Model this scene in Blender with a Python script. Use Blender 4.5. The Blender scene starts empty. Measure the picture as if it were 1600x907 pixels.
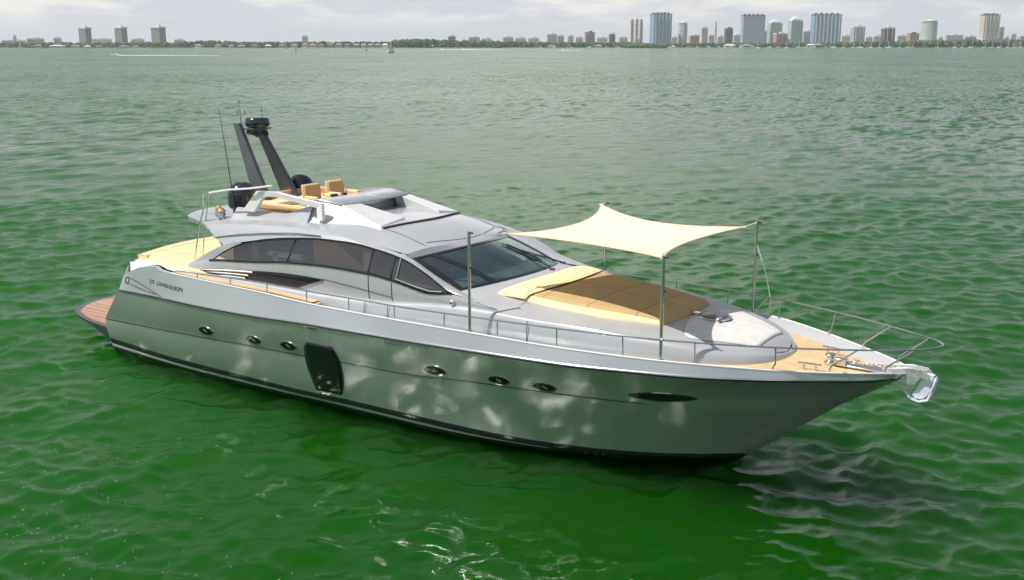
import bpy, bmesh, math, random
import numpy as np
from mathutils import Vector, Matrix
R = math.radians
random.seed(7); rng = np.random.default_rng(11)
scene = bpy.context.scene
COL = scene.collection

# ------------------------------------------------------------------ camera
CAM = np.array([26.32, -18.22, 7.77]); YAW = 2.1850; PITCH = 0.2242; FPX = 1672.25
cd = bpy.data.cameras.new('camera'); cam = bpy.data.objects.new('camera', cd); COL.objects.link(cam)
cd.sensor_width = 36; cd.lens = FPX / 1600 * 36; cd.clip_start = 0.5; cd.clip_end = 30000
cam.location = CAM; cam.rotation_euler = (math.pi / 2 - PITCH, 0, YAW - math.pi / 2)
scene.camera = cam

# ------------------------------------------------------------------ light
SUN_EL = R(58); SUN_AZ = math.atan2(-0.76, -0.65)       # direction towards the sun, in the xy plane
sdir = Vector((math.cos(SUN_EL) * math.cos(SUN_AZ), math.cos(SUN_EL) * math.sin(SUN_AZ), math.sin(SUN_EL)))
sl = bpy.data.lights.new('sun', 'SUN'); sun = bpy.data.objects.new('sun', sl); COL.objects.link(sun)
sl.energy = 5.0; sl.angle = R(0.6); sl.color = (1, 0.95, 0.87)
sun.rotation_euler = sdir.to_track_quat('Z', 'Y').to_euler()
scene.view_settings.view_transform = 'Standard'; scene.view_settings.look = 'None'
scene.view_settings.exposure = 0.0; scene.view_settings.gamma = 1.0
scene.view_settings.use_curve_mapping = False

class NT:
    def __init__(s, tree): s.t = tree; s.t.nodes.clear()
    def n(s, typ, **kw):
        nd = s.t.nodes.new(typ)
        for k, v in kw.items():
            if k.startswith('i_'): nd.inputs[k[2:].replace('_', ' ')].default_value = v
            else: setattr(nd, k, v)
        return nd
    def l(s, a, b): s.t.links.new(a, b)
    def math(s, op, a, b=None, clamp=False):
        m = s.n('ShaderNodeMath', operation=op, use_clamp=clamp)
        for i, v in enumerate((a, b)):
            if v is None: continue
            if hasattr(v, 'links'): s.l(v, m.inputs[i])
            else: m.inputs[i].default_value = v
        return m.outputs[0]
    def mix(s, f, a, b):
        m = s.n('ShaderNodeMix', data_type='RGBA')
        for i, v in ((0, f), (6, a), (7, b)):
            if hasattr(v, 'links'): s.l(v, m.inputs[i])
            else: m.inputs[i].default_value = v if i == 0 else (*v[:3], 1)
        return m.outputs[2]
    def ramp(s, f, a, b, x0=0.0, x1=1.0):
        m = s.n('ShaderNodeMapRange', clamp=True)
        s.l(f, m.inputs[0]); m.inputs[1].default_value = x0; m.inputs[2].default_value = x1
        m.inputs[3].default_value = a; m.inputs[4].default_value = b
        return m.outputs[0]

world = bpy.data.worlds.new('World'); scene.world = world; world.use_nodes = True
w = NT(world.node_tree)
wo = w.n('ShaderNodeOutputWorld'); bg = w.n('ShaderNodeBackground')
sky = w.n('ShaderNodeTexSky', sky_type='NISHITA', sun_disc=False, sun_elevation=SUN_EL,
          sun_rotation=math.pi / 2 - SUN_AZ, dust_density=2.0, air_density=1.0)
tc = w.n('ShaderNodeTexCoord')
sep = w.n('ShaderNodeSeparateXYZ'); w.l(tc.outputs['Generated'], sep.inputs[0])
# clouds: flat deck projected on a plane overhead (x/z, y/z), thicker towards the horizon
zc_ = w.math('MAXIMUM', sep.outputs[2], 0.012)
zc2 = w.math('ADD', zc_, 0.05)
cx_ = w.math('DIVIDE', sep.outputs[0], zc2); cy_ = w.math('DIVIDE', sep.outputs[1], zc2)
cmb = w.n('ShaderNodeCombineXYZ'); w.l(cx_, cmb.inputs[0]); w.l(cy_, cmb.inputs[1])
n1 = w.n('ShaderNodeTexNoise', i_Scale=0.42, i_Detail=8.0, i_Roughness=0.58, i_Distortion=0.5); w.l(cmb.outputs[0], n1.inputs['Vector'])
# low puffs just over the horizon
map2 = w.n('ShaderNodeMapping'); map2.inputs['Scale'].default_value = (9, 9, 52)
w.l(tc.outputs['Generated'], map2.inputs['Vector'])
n2 = w.n('ShaderNodeTexNoise', i_Scale=1.0, i_Detail=7.0, i_Roughness=0.6); w.l(map2.outputs[0], n2.inputs['Vector'])
cover = w.ramp(n1.outputs[0], 0.0, 1.0, 0.36, 0.56)
shade = w.ramp(n1.outputs[0], 0.0, 1.0, 0.42, 0.72)
puff = w.ramp(n2.outputs[0], 0.0, 1.0, 0.44, 0.60)
low = w.ramp(sep.outputs[2], 0.0, 1.0, 0.010, 0.030)
lowmask = w.ramp(sep.outputs[2], 1.0, 0.0, 0.05, 0.14)
hor = w.ramp(sep.outputs[2], 1.0, 0.0, 0.0, 0.10)
S = 0.10
skys = w.n('ShaderNodeVectorMath', operation='SCALE'); w.l(sky.outputs[0], skys.inputs[0]); skys.inputs['Scale'].default_value = 1.0
deck = w.mix(shade, (5.6, 5.6, 5.6), (2.5, 2.9, 3.4))
hi = w.mix(w.math('MULTIPLY', cover, 0.85), skys.outputs[0], deck)
haz = w.mix(w.math('MULTIPLY', puff, low), (6.9, 7.2, 7.9), (9.6, 9.3, 9.0))
lo = w.mix(lowmask, hi, haz)
# a brighter, thinner patch of cloud ahead of the camera
ga = YAW + R(1.0); gd = (math.cos(R(16)) * math.cos(ga), math.cos(R(16)) * math.sin(ga), math.sin(R(16)))
dp = w.n('ShaderNodeVectorMath', operation='DOT_PRODUCT'); w.l(tc.outputs['Generated'], dp.inputs[0]); dp.inputs[1].default_value = gd
lobe = w.math('POWER', w.ramp(dp.outputs['Value'], 0.0, 1.0, math.cos(R(20)), 1.0), 1.6)
lobe = w.math('MULTIPLY', lobe, w.ramp(n1.outputs[0], 0.5, 1.2, 0.3, 0.7))
lobe = w.math('MULTIPLY', lobe, w.ramp(sep.outputs[2], 0.0, 1.0, 0.05, 0.14))
lo = w.mix(lobe, lo, (14.5, 13.9, 13.2))
w.l(lo, bg.inputs[0]); bg.inputs[1].default_value = S
w.l(bg.outputs[0], wo.inputs[0])

scene.render.engine = 'CYCLES'
cy = scene.cycles
cy.use_denoising = True; cy.max_bounces = 8; cy.diffuse_bounces = 3; cy.glossy_bounces = 4
cy.transmission_bounces = 4; cy.volume_bounces = 1; cy.transparent_max_bounces = 12
cy.sample_clamp_indirect = 0; cy.caustics_reflective = True; cy.caustics_refractive = False
cy.use_adaptive_sampling = True; cy.adaptive_threshold = 0.008

# ------------------------------------------------------------------ materials
def mat(name, base, rough=0.5, metal=0.0, coat=0.0, var=0.06, vscale=3.0, bump=0.0, bscale=40.0, spec=0.5, extra=None):
    m = bpy.data.materials.new(name); m.use_nodes = True; t = NT(m.node_tree)
    o = t.n('ShaderNodeOutputMaterial'); b = t.n('ShaderNodeBsdfPrincipled')
    t.l(b.outputs[0], o.inputs[0])
    co = t.n('ShaderNodeTexCoord')
    nz = t.n('ShaderNodeTexNoise', i_Scale=vscale, i_Detail=4.0); t.l(co.outputs['Object'], nz.inputs['Vector'])
    a = [max(0, c * (1 - var)) for c in base]; c2 = [min(1, c * (1 + var)) for c in base]
    col = t.mix(t.ramp(nz.outputs[0], 0, 1, 0.3, 0.7), a, c2)
    if extra: col = extra(t, co, col)
    t.l(col, b.inputs['Base Color'])
    t.l(t.ramp(nz.outputs[0], rough * 0.85, min(1, rough * 1.15), 0.3, 0.7), b.inputs['Roughness'])
    b.inputs['Metallic'].default_value = metal; b.inputs['Coat Weight'].default_value = coat
    b.inputs['Coat Roughness'].default_value = 0.06; b.inputs['Specular IOR Level'].default_value = spec
    if bump:
        n3 = t.n('ShaderNodeTexNoise', i_Scale=bscale, i_Detail=3.0); t.l(co.outputs['Object'], n3.inputs['Vector'])
        bp = t.n('ShaderNodeBump', i_Strength=bump, i_Distance=0.01); t.l(n3.outputs[0], bp.inputs['Height']); t.l(bp.outputs[0], b.inputs['Normal'])
    return m

def planks(scale, dark, axis=1, wdt=0.06):
    def f(t, co, col):
        sp = t.n('ShaderNodeSeparateXYZ'); t.l(co.outputs['Object'], sp.inputs[0])
        v = t.math('MULTIPLY', sp.outputs[axis], scale); fr = t.math('FRACT', v)
        line = t.math('LESS_THAN', fr, wdt)
        wn = t.n('ShaderNodeTexWhiteNoise', noise_dimensions='1D'); t.l(t.math('FLOOR', v), wn.inputs['W'])
        c = t.mix(t.math('MULTIPLY', wn.outputs[0], 0.35), col, [x * 1.8 for x in dark])
        return t.mix(line, c, dark)
    return f
def seams(sx, sy, dark, wdt=0.025, ox=0.0, oy=0.0):
    def f(t, co, col):
        sp = t.n('ShaderNodeSeparateXYZ'); t.l(co.outputs['Object'], sp.inputs[0])
        fx = t.math('FRACT', t.math('MULTIPLY', t.math('ADD', sp.outputs[0], ox), sx)); fy = t.math('FRACT', t.math('MULTIPLY', t.math('ADD', sp.outputs[1], oy), sy))
        ln = t.math('MAXIMUM', t.math('LESS_THAN', fx, wdt * sx), t.math('LESS_THAN', fy, wdt * sy))
        return t.mix(ln, col, dark)
    return f

M = {}
M['silver'] = mat('silver_paint', (0.47, 0.49, 0.52), 0.30, 0.30, 0.5, 0.04, 0.8)
M['hull'] = mat('hull_silver_paint', (0.52, 0.55, 0.56), 0.29, 0.70, 0.5, 0.04, 0.6)
M['silver_matt'] = mat('grey_deck_paint', (0.42, 0.43, 0.45), 0.5, 0.2, 0.1, 0.04, 1.5, 0.15, 120)
M['white'] = mat('white_gelcoat', (0.78, 0.78, 0.77), 0.3, 0.0, 0.3, 0.03)
M['fairing'] = mat('pale_silver_gelcoat', (0.60, 0.61, 0.63), 0.32, 0.1, 0.3, 0.03)
M['nonskid'] = mat('white_nonskid', (0.62, 0.62, 0.60), 0.7, 0, 0, 0.08, 6, 0.3, 150)
M['black'] = mat('black_gloss', (0.012, 0.013, 0.015), 0.15, 0, 0.4, 0.1)
M['antifoul'] = mat('black_antifouling', (0.015, 0.016, 0.016), 0.35, 0, 0.1, 0.2, 2)
M['groove'] = mat('dark_groove', (0.03, 0.035, 0.035), 0.5)
M['mast'] = mat('dark_grey_mast_paint', (0.10, 0.105, 0.115), 0.38, 0.3, 0.2, 0.08)
M['dome'] = mat('navy_black_dome', (0.018, 0.022, 0.035), 0.16, 0, 0.5, 0.1)
M['steel'] = mat('stainless_steel', (0.62, 0.62, 0.62), 0.18, 1.0, 0, 0.05)
M['brushed'] = mat('brushed_steel', (0.60, 0.61, 0.62), 0.30, 0.6, 0.3, 0.15, 12)
M['cushion'] = mat('cream_yellow_cushion', (0.80, 0.62, 0.36), 0.75, 0, 0, 0.05, 2, 0.3, 25, extra=seams(0.66, 0.7, (0.6, 0.42, 0.2), 0.03, 0.2, 0.0))
M['cushion2'] = mat('cream_yellow_vinyl', (0.82, 0.64, 0.38), 0.7, 0, 0, 0.05, 2, 0.3, 25)
M['tan'] = mat('tan_sunbed_fabric', (0.48, 0.34, 0.16), 0.85, 0, 0, 0.09, 2, 0.4, 60, extra=seams(1.05, 0.72, (0.28, 0.17, 0.055), 0.022, 0.1, 0.0))
M['tan_seat'] = mat('tan_seat_vinyl', (0.55, 0.34, 0.16), 0.6, 0, 0, 0.06, 3)
M['teak'] = mat('teak_deck', (0.68, 0.49, 0.28), 0.62, 0, 0, 0.12, 5, extra=planks(16, (0.30, 0.19, 0.09), 1, 0.09))
M['teak_red'] = mat('varnished_red_teak', (0.34, 0.16, 0.09), 0.4, 0, 0.2, 0.2, 4, extra=planks(11, (0.50, 0.36, 0.24), 1, 0.08))
M['canvas'] = None
M['rope'] = mat('white_rope', (0.7, 0.7, 0.66), 0.8)
M['galv'] = mat('galvanised_anchor', (0.60, 0.65, 0.72), 0.5, 0.1, 0.0, 0.12, 9)
M['chain'] = mat('worn_chain', (0.50, 0.46, 0.38), 0.35, 0.85, 0, 0.35, 30)
M['red'] = mat('red_lens', (0.30, 0.01, 0.02), 0.2, 0, 0.5)
M['interior'] = mat('walnut_interior', (0.20, 0.13, 0.085), 0.4, 0, 0.1, 0.3, 3)
M['sofa'] = mat('cream_sofa', (0.50, 0.43, 0.34), 0.8)
M['dash'] = mat('pale_dash_cover', (0.75, 0.78, 0.70), 0.8)
M['darkcab'] = mat('dark_cabin_lining', (0.05, 0.055, 0.06), 0.7)
def canvas():
    m = bpy.data.materials.new('ivory_canvas'); m.use_nodes = True; t = NT(m.node_tree)
    o = t.n('ShaderNodeOutputMaterial'); d = t.n('ShaderNodeBsdfDiffuse'); tr = t.n('ShaderNodeBsdfTranslucent'); mx = t.n('ShaderNodeMixShader', i_Fac=0.22)
    co = t.n('ShaderNodeTexCoord'); nz = t.n('ShaderNodeTexNoise', i_Scale=1.2, i_Detail=5.0); t.l(co.outputs['Object'], nz.inputs[0])
    c = t.mix(nz.outputs[0], (0.80, 0.74, 0.62), (0.86, 0.80, 0.69)); t.l(c, d.inputs[0]); t.l(c, tr.inputs[0])
    n3 = t.n('ShaderNodeTexNoise', i_Scale=2.5, i_Detail=3.0); t.l(co.outputs['Object'], n3.inputs[0])
    bp = t.n('ShaderNodeBump', i_Strength=0.5, i_Distance=0.03); t.l(n3.outputs[0], bp.inputs['Height']); t.l(bp.outputs[0], d.inputs['Normal'])
    t.l(d.outputs[0], mx.inputs[1]); t.l(tr.outputs[0], mx.inputs[2]); t.l(mx.outputs[0], o.inputs[0])
    return m
M['canvas'] = canvas()
def glass(name, tint, fac, rough=0.02, refl=(0.95, 0.97, 1.0)):
    m = bpy.data.materials.new(name); m.use_nodes = True; t = NT(m.node_tree)
    o = t.n('ShaderNodeOutputMaterial'); g = t.n('ShaderNodeBsdfGlossy', i_Roughness=rough); tr = t.n('ShaderNodeBsdfTransparent')
    tr.inputs[0].default_value = (*tint, 1); g.inputs[0].default_value = (*refl, 1)
    fr = t.n('ShaderNodeFresnel', i_IOR=1.5)
    f = t.math('MAXIMUM', t.math('MULTIPLY', fr.outputs[0], 1.6, True), fac)
    co = t.n('ShaderNodeTexCoord'); nz = t.n('ShaderNodeTexNoise', i_Scale=0.8, i_Detail=2.0); t.l(co.outputs['Object'], nz.inputs[0])
    bp = t.n('ShaderNodeBump', i_Strength=0.25, i_Distance=0.04); t.l(nz.outputs[0], bp.inputs['Height']); t.l(bp.outputs[0], g.inputs['Normal'])
    mx = t.n('ShaderNodeMixShader'); t.l(f, mx.inputs[0]); t.l(tr.outputs[0], mx.inputs[1]); t.l(g.outputs[0], mx.inputs[2]); t.l(mx.outputs[0], o.inputs[0])
    return m
M['glass'] = glass('tinted_side_glass', (0.76, 0.74, 0.74), 0.17, 0.02, (1.0, 0.97, 0.92))
M['wsglass'] = glass('green_windscreen_glass', (0.74, 0.92, 0.88), 0.28, 0.02, (0.78, 0.98, 0.92))
M['darkglass'] = mat('black_glass', (0.008, 0.009, 0.011), 0.12, 0, 0.35, 0.1, spec=0.3)

# ------------------------------------------------------------------ mesh helpers
def tag(o, label=None, cat=None, group=None, kind=None):
    if label: o['label'] = label
    if cat: o['category'] = cat
    if group: o['group'] = group
    if kind: o['kind'] = kind
    return o
def empty(name, loc=(0, 0, 0), label=None, cat=None, group=None, parent=None):
    o = bpy.data.objects.new(name, None); COL.objects.link(o); o.location = loc; o.empty_display_size = 0.3
    if parent: o.parent = parent
    return tag(o, label, cat, group)
TWIN = {}
class MB:
    def __init__(s): s.v = []; s.f = []; s.mi = []
    def add(s, vs, fs, k=0):
        b = len(s.v); s.v += [tuple(map(float, p)) for p in vs]; s.f += [tuple(b + i for i in f) for f in fs]; s.mi += [k] * len(fs); return s
    def grid(s, P, close=False, k=0, flip=False):
        n, m = len(P), len(P[0]); vs = [p for row in P for p in row]; fs = []
        for i in range(n - 1):
            for j in range(m if close else m - 1):
                q = (i * m + j, i * m + (j + 1) % m, (i + 1) * m + (j + 1) % m, (i + 1) * m + j)
                fs.append(q[::-1] if flip else q)
        return s.add(vs, fs, k)
    def box(s, c, d, rz=0.0, ry=0.0, rx=0.0, k=0):
        Mx = Matrix.Rotation(rz, 3, 'Z') @ Matrix.Rotation(ry, 3, 'Y') @ Matrix.Rotation(rx, 3, 'X')
        vs = [Vector(c) + Mx @ Vector((sx * d[0] / 2, sy * d[1] / 2, sz * d[2] / 2)) for sz in (-1, 1) for sy in (-1, 1) for sx in (-1, 1)]
        return s.add(vs, [(0, 2, 3, 1), (4, 5, 7, 6), (0, 1, 5, 4), (2, 6, 7, 3), (0, 4, 6, 2), (1, 3, 7, 5)], k)
    def tube(s, pts, r, n=8, cap=True, k=0):
        pts = [Vector(p) for p in pts]; rs = r if isinstance(r, (list, tuple)) else [r] * len(pts); rings = []
        up = None
        for i, p in enumerate(pts):
            d = (pts[min(i + 1, len(pts) - 1)] - pts[max(i - 1, 0)]).normalized()
            a = Vector((0, 0, 1)) if abs(d.z) < 0.9 else Vector((1, 0, 0))
            if up is not None: a = up
            u = (a - d * a.dot(d)).normalized(); v = d.cross(u); up = u
            rings.append([p + (u * math.cos(2 * math.pi * j / n) + v * math.sin(2 * math.pi * j / n)) * rs[i] for j in range(n)])
        b = len(s.v); s.grid(rings, close=True, k=k)
        if cap: s.f += [tuple(b + j for j in range(n))[::-1], tuple(b + (len(pts) - 1) * n + j for j in range(n))]; s.mi += [k, k]
        return s
    def lathe(s, c, prof, n=24, k=0):
        rings = [[(c[0] + r * math.cos(2 * math.pi * j / n), c[1] + r * math.sin(2 * math.pi * j / n), c[2] + z) for j in range(n)] for r, z in prof]
        return s.grid(rings, close=True, k=k)
    def prism(s, poly, h, axis=2, k=0):
        """poly: list of 3-D points (ordered); h: extrusion vector"""
        n = len(poly); h = Vector(h); a = [Vector(p) for p in poly]; b = [p + h for p in a]
        return s.add(a + b, [tuple(range(n))[::-1], tuple(range(n, 2 * n))] + [(i, (i + 1) % n, n + (i + 1) % n, n + i) for i in range(n)], k)
    def build(s, name, m, parent=None, smooth=True, sharp=35, bevel=0.0, solid=0.0, weld=True, split=True):
        if split and parent is not None and s.v and min(abs(v[1]) for v in s.v) > 0.03 and min(v[1] for v in s.v) < 0 < max(v[1] for v in s.v):
            # port and starboard pieces are two parts
            out = []
            for sg in (-1, 1):
                b = MB(); idx = {}
                for f, k in zip(s.f, s.mi):
                    if s.v[f[0]][1] * sg < 0: continue
                    for i in f:
                        if i not in idx: idx[i] = len(b.v); b.v.append(s.v[i])
                    b.f.append(tuple(idx[i] for i in f)); b.mi.append(k)
                out.append(b.build(name, m, TWIN.get(parent.name, parent) if sg > 0 else parent, smooth, sharp, bevel, solid, weld, False))
            TWIN[out[0].name] = out[1]
            return out[0]
        me = bpy.data.meshes.new(name); me.from_pydata(s.v, [], s.f); me.update()
        ms = m if isinstance(m, (list, tuple)) else [m]
        for q in ms:
            if q: me.materials.append(q)
        if len(ms) > 1: me.polygons.foreach_set('material_index', s.mi)
        bm = bmesh.new(); bm.from_mesh(me)
        if weld: bmesh.ops.remove_doubles(bm, verts=bm.verts, dist=0.0004)
        bmesh.ops.recalc_face_normals(bm, faces=bm.faces); bm.to_mesh(me); bm.free()
        me.polygons.foreach_set('use_smooth', [smooth] * len(me.polygons))
        if smooth: me.set_sharp_from_angle(angle=R(sharp))
        o = bpy.data.objects.new(name, me); COL.objects.link(o)
        if parent: o.parent = parent; o.matrix_parent_inverse = parent_inv(parent)
        if solid:
            q = o.modifiers.new('solid', 'SOLIDIFY'); q.thickness = solid; q.offset = 0
        if bevel:
            q = o.modifiers.new('bevel', 'BEVEL'); q.width = bevel; q.segments = 3; q.limit_method = 'ANGLE'; q.angle_limit = R(40)
        return o
def parent_inv(p):
    chain = []; q = p; W = Matrix.Identity(4)
    while q is not None: chain.append(q); q = q.parent
    for q in reversed(chain): W = W @ q.matrix_parent_inverse @ q.matrix_basis
    return W.inverted()
def cr(tab, n=None, key=0):
    """smooth (monotone cubic) interpolator of rows [(x, a, b...)] -> function of x"""
    A = np.array(tab, float); x = A[:, 0]; Y = A[:, 1:]
    h = np.diff(x)[:, None]; d = np.diff(Y, axis=0) / h; m = np.zeros_like(Y)
    m[0], m[-1] = d[0], d[-1]
    for i in range(1, len(x) - 1):
        for j in range(Y.shape[1]):
            a, b = d[i - 1, j], d[i, j]
            m[i, j] = 0 if a * b <= 0 else 2 * a * b / (a + b)
    def f(t):
        t = min(max(t, x[0]), x[-1]); i = min(int(np.searchsorted(x, t, side='right')) - 1, len(x) - 2); i = max(i, 0)
        H = x[i + 1] - x[i]; s = (t - x[i]) / H
        r = (2 * s**3 - 3 * s**2 + 1) * Y[i] + (s**3 - 2 * s**2 + s) * H * m[i] + (-2 * s**3 + 3 * s**2) * Y[i + 1] + (s**3 - s**2) * H * m[i + 1]
        return r if len(r) > 1 else float(r[0])
    return f
def lerp(a, b, t): return tuple(x + (y - x) * t for x, y in zip(a, b))
def resample(pl, n):
    P = np.array(pl, float); s = np.r_[0, np.cumsum(np.linalg.norm(np.diff(P, axis=0), axis=1))]; t = np.linspace(0, s[-1], n)
    return [tuple(np.interp(q, s, P[:, k]) for k in range(P.shape[1])) for q in t]
def mir(P): return [(x, -y, z) for x, y, z in P]

# ================================================================== water
COMPS = []
def ocean():
    # rings round the foot of the camera, finer near it and finer in the sector the bay is seen in
    radii = [0.6]; r = 0.6
    while r < 7200:
        r *= (1.06 if r < 11 else 1.0036 if r < 60 else 1.006 if r < 160 else 1.02 if r < 700 else 1.06); radii.append(r)
    radii = np.array(radii)
    a0 = YAW; half = R(33)
    ang = np.concatenate([np.linspace(a0 - half, a0 + half, 860), np.linspace(a0 + half, a0 - half + 2 * math.pi, 42)[1:-1]])
    nr, na = len(radii), len(ang)
    X = CAM[0] + radii[:, None] * np.cos(ang)[None]; Y = CAM[1] + radii[:, None] * np.sin(ang)[None]
    Z = np.zeros_like(X); DX = np.zeros_like(X); DY = np.zeros_like(X)
    step = np.gradient(radii)[:, None] * np.ones_like(X)
    wind = YAW + math.pi + R(28)
    g = np.random.default_rng(5)
    for i in range(130):
        lam = 0.30 * (9.0 / 0.30) ** (g.random() ** 1.3)
        k = 2 * math.pi / lam; th = wind + g.normal() * R(34 if lam > 2 else 48)
        amp = 0.0066 * lam ** 0.92 * min(1, lam / 0.46) * (1.0 if lam < 1.0 else (1.0 / lam) ** 0.9)
        ph = g.random() * 2 * math.pi
        arg = k * (X * math.cos(th) + Y * math.sin(th)) + ph
        fade = np.clip(lam / (3.2 * step) - 0.6, 0, 1)
        # gusts: slow variation of the small waves' strength
        gust = 0.75 + 0.45 * np.sin(X * 0.071 + i) * np.sin(Y * 0.059 + 1.7 * i)
        c = np.cos(arg) * amp * fade * gust
        COMPS.append((k, math.cos(th), math.sin(th), ph, amp)); Z += c; s_ = np.sin(arg) * amp * fade * 0.9 * gust; DX -= s_ * math.cos(th); DY -= s_ * math.sin(th)
    X = X + DX; Y = Y + DY
    top = np.stack([X, Y, Z], -1).reshape(-1, 3)
    rim = np.stack([X[-1], Y[-1], np.full(na, -9.0)], -1)
    V = np.vstack([top, rim, [[CAM[0], CAM[1], 0.0], [CAM[0], CAM[1], -9.0]]])
    n = nr * na; cT = n + na; cB = cT + 1
    ii, jj = np.meshgrid(np.arange(nr - 1), np.arange(na), indexing='ij'); j2 = (jj + 1) % na
    quads = np.stack([ii * na + jj, (ii + 1) * na + jj, (ii + 1) * na + j2, ii * na + j2], -1).reshape(-1, 4)
    j = np.arange(na); jn = (j + 1) % na
    side = np.stack([(nr - 1) * na + j, n + j, n + jn, (nr - 1) * na + jn], -1)
    quads = np.vstack([quads, side]); tris = np.vstack([np.stack([np.full(na, cT), j, jn], -1), np.stack([np.full(na, cB), n + jn, n + j], -1)])
    me = bpy.data.meshes.new('water'); me.vertices.add(len(V)); me.vertices.foreach_set('co', V.ravel())
    loops = np.concatenate([quads.ravel(), tris.ravel()]); me.loops.add(len(loops)); me.loops.foreach_set('vertex_index', loops.astype(np.int32))
    nf = len(quads) + len(tris); me.polygons.add(nf)
    st = np.concatenate([np.arange(len(quads)) * 4, len(quads) * 4 + np.arange(len(tris)) * 3])
    me.polygons.foreach_set('loop_start', st.astype(np.int32))
    me.update(calc_edges=True); me.validate(); me.polygons.foreach_set('use_smooth', [True] * nf)
    m = bpy.data.materials.new('sea_water'); m.use_nodes = True; t = NT(m.node_tree)
    o = t.n('ShaderNodeOutputMaterial'); gl = t.n('ShaderNodeBsdfGlossy', i_Roughness=0.045); tr = t.n('ShaderNodeBsdfTransparent')
    co = t.n('ShaderNodeTexCoord'); mp = t.n('ShaderNodeMapping'); mp.inputs['Rotation'].default_value = (0, 0, -wind)
    mp.inputs['Scale'].default_value = (1.0, 0.5, 1.0); t.l(co.outputs['Object'], mp.inputs['Vector'])
    na_ = t.n('ShaderNodeTexNoise', i_Scale=3.2, i_Detail=5.0, i_Roughness=0.6, i_Distortion=0.6); t.l(mp.outputs[0], na_.inputs['Vector'])
    nb_ = t.n('ShaderNodeTexNoise', i_Scale=0.30, i_Detail=5.0, i_Roughness=0.6); t.l(mp.outputs[0], nb_.inputs['Vector'])
    # away from the boat the mesh waves thin out and the bump carries them
    cdn = t.n('ShaderNodeNewGeometry'); ds = t.n('ShaderNodeVectorMath', operation='DISTANCE'); t.l(cdn.outputs['Position'], ds.inputs[0]); ds.inputs[1].default_value = (10, 0, 0)
    far = t.ramp(ds.outputs['Value'], 0.0, 1.0, 25, 130)
    b1 = t.n('ShaderNodeBump', i_Distance=0.028); b1.inputs['Strength'].default_value = 1.0; t.l(na_.outputs[0], b1.inputs['Height'])
    # beyond the mesh waves the facets tilt by noise, two sizes of chop and broad gust patches
    mp2 = t.n('ShaderNodeMapping'); mp2.inputs['Rotation'].default_value = (0, 0, -wind); mp2.inputs['Scale'].default_value = (1.3, 0.45, 1.0); t.l(co.outputs['Object'], mp2.inputs['Vector'])
    nf = t.n('ShaderNodeTexNoise', i_Scale=1.0, i_Detail=3.0, i_Roughness=0.6); t.l(mp2.outputs[0], nf.inputs['Vector'])
    nc = t.n('ShaderNodeTexNoise', i_Scale=0.16, i_Detail=3.0, i_Roughness=0.6); t.l(mp2.outputs[0], nc.inputs['Vector'])
    ng = t.n('ShaderNodeTexNoise', i_Scale=0.012, i_Detail=4.0, i_Roughness=0.6); t.l(co.outputs['Object'], ng.inputs['Vector'])
    gust = t.ramp(ng.outputs[0], 0.75, 1.35, 0.35, 0.65)
    def slope(nn, k):
        v = t.n('ShaderNodeVectorMath', operation='SUBTRACT'); t.l(nn.outputs['Color'], v.inputs[0]); v.inputs[1].default_value = (.5, .5, .5)
        q = t.n('ShaderNodeVectorMath', operation='MULTIPLY'); t.l(v.outputs[0], q.inputs[0]); q.inputs[1].default_value = (k, k, 0); return q.outputs[0]
    ad_ = t.n('ShaderNodeVectorMath', operation='ADD'); t.l(slope(nf, 1.45), ad_.inputs[0]); t.l(slope(nc, 0.6), ad_.inputs[1])
    sc_ = t.n('ShaderNodeVectorMath', operation='SCALE'); t.l(ad_.outputs[0], sc_.inputs[0]); t.l(t.math('MULTIPLY', far, gust), sc_.inputs['Scale'])
    av = t.n('ShaderNodeVectorMath', operation='ADD'); t.l(b1.outputs[0], av.inputs[0]); t.l(sc_.outputs[0], av.inputs[1])
    b2 = t.n('ShaderNodeVectorMath', operation='NORMALIZE'); t.l(av.outputs[0], b2.inputs[0])
    t.l(t.ramp(far, 0.065, 0.17, 0.0, 1.0), gl.inputs['Roughness'])
    fr = t.n('ShaderNodeFresnel', i_IOR=1.34); t.l(b2.outputs[0], fr.inputs['Normal']); t.l(b2.outputs[0], gl.inputs['Normal'])
    mx = t.n('ShaderNodeMixShader'); t.l(fr.outputs[0], mx.inputs[0]); t.l(tr.outputs[0], mx.inputs[1]); t.l(gl.outputs[0], mx.inputs[2]); t.l(mx.outputs[0], o.inputs['Surface'])
    va = t.n('ShaderNodeVolumeAbsorption', i_Density=0.75); va.inputs[0].default_value = (0.0, 0.66, 0.0, 1)
    vs = t.n('ShaderNodeVolumeScatter', i_Density=0.36, i_Anisotropy=0.2); vs.inputs[0].default_value = (0.07, 0.46, 0.025, 1)
    ad = t.n('ShaderNodeAddShader'); t.l(va.outputs[0], ad.inputs[0]); t.l(vs.outputs[0], ad.inputs[1]); t.l(ad.outputs[0], o.inputs['Volume'])
    me.materials.append(m)
    ob = bpy.data.objects.new('water', me); COL.objects.link(ob); tag(ob, kind='structure')
ocean()
bed = MB().box((CAM[0], CAM[1], -9.6), (16000, 16000, 1.0)).build('seabed', mat('sea_bed_sand', (0.10, 0.16, 0.08), 0.9), smooth=False); tag(bed, kind='structure')

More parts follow.
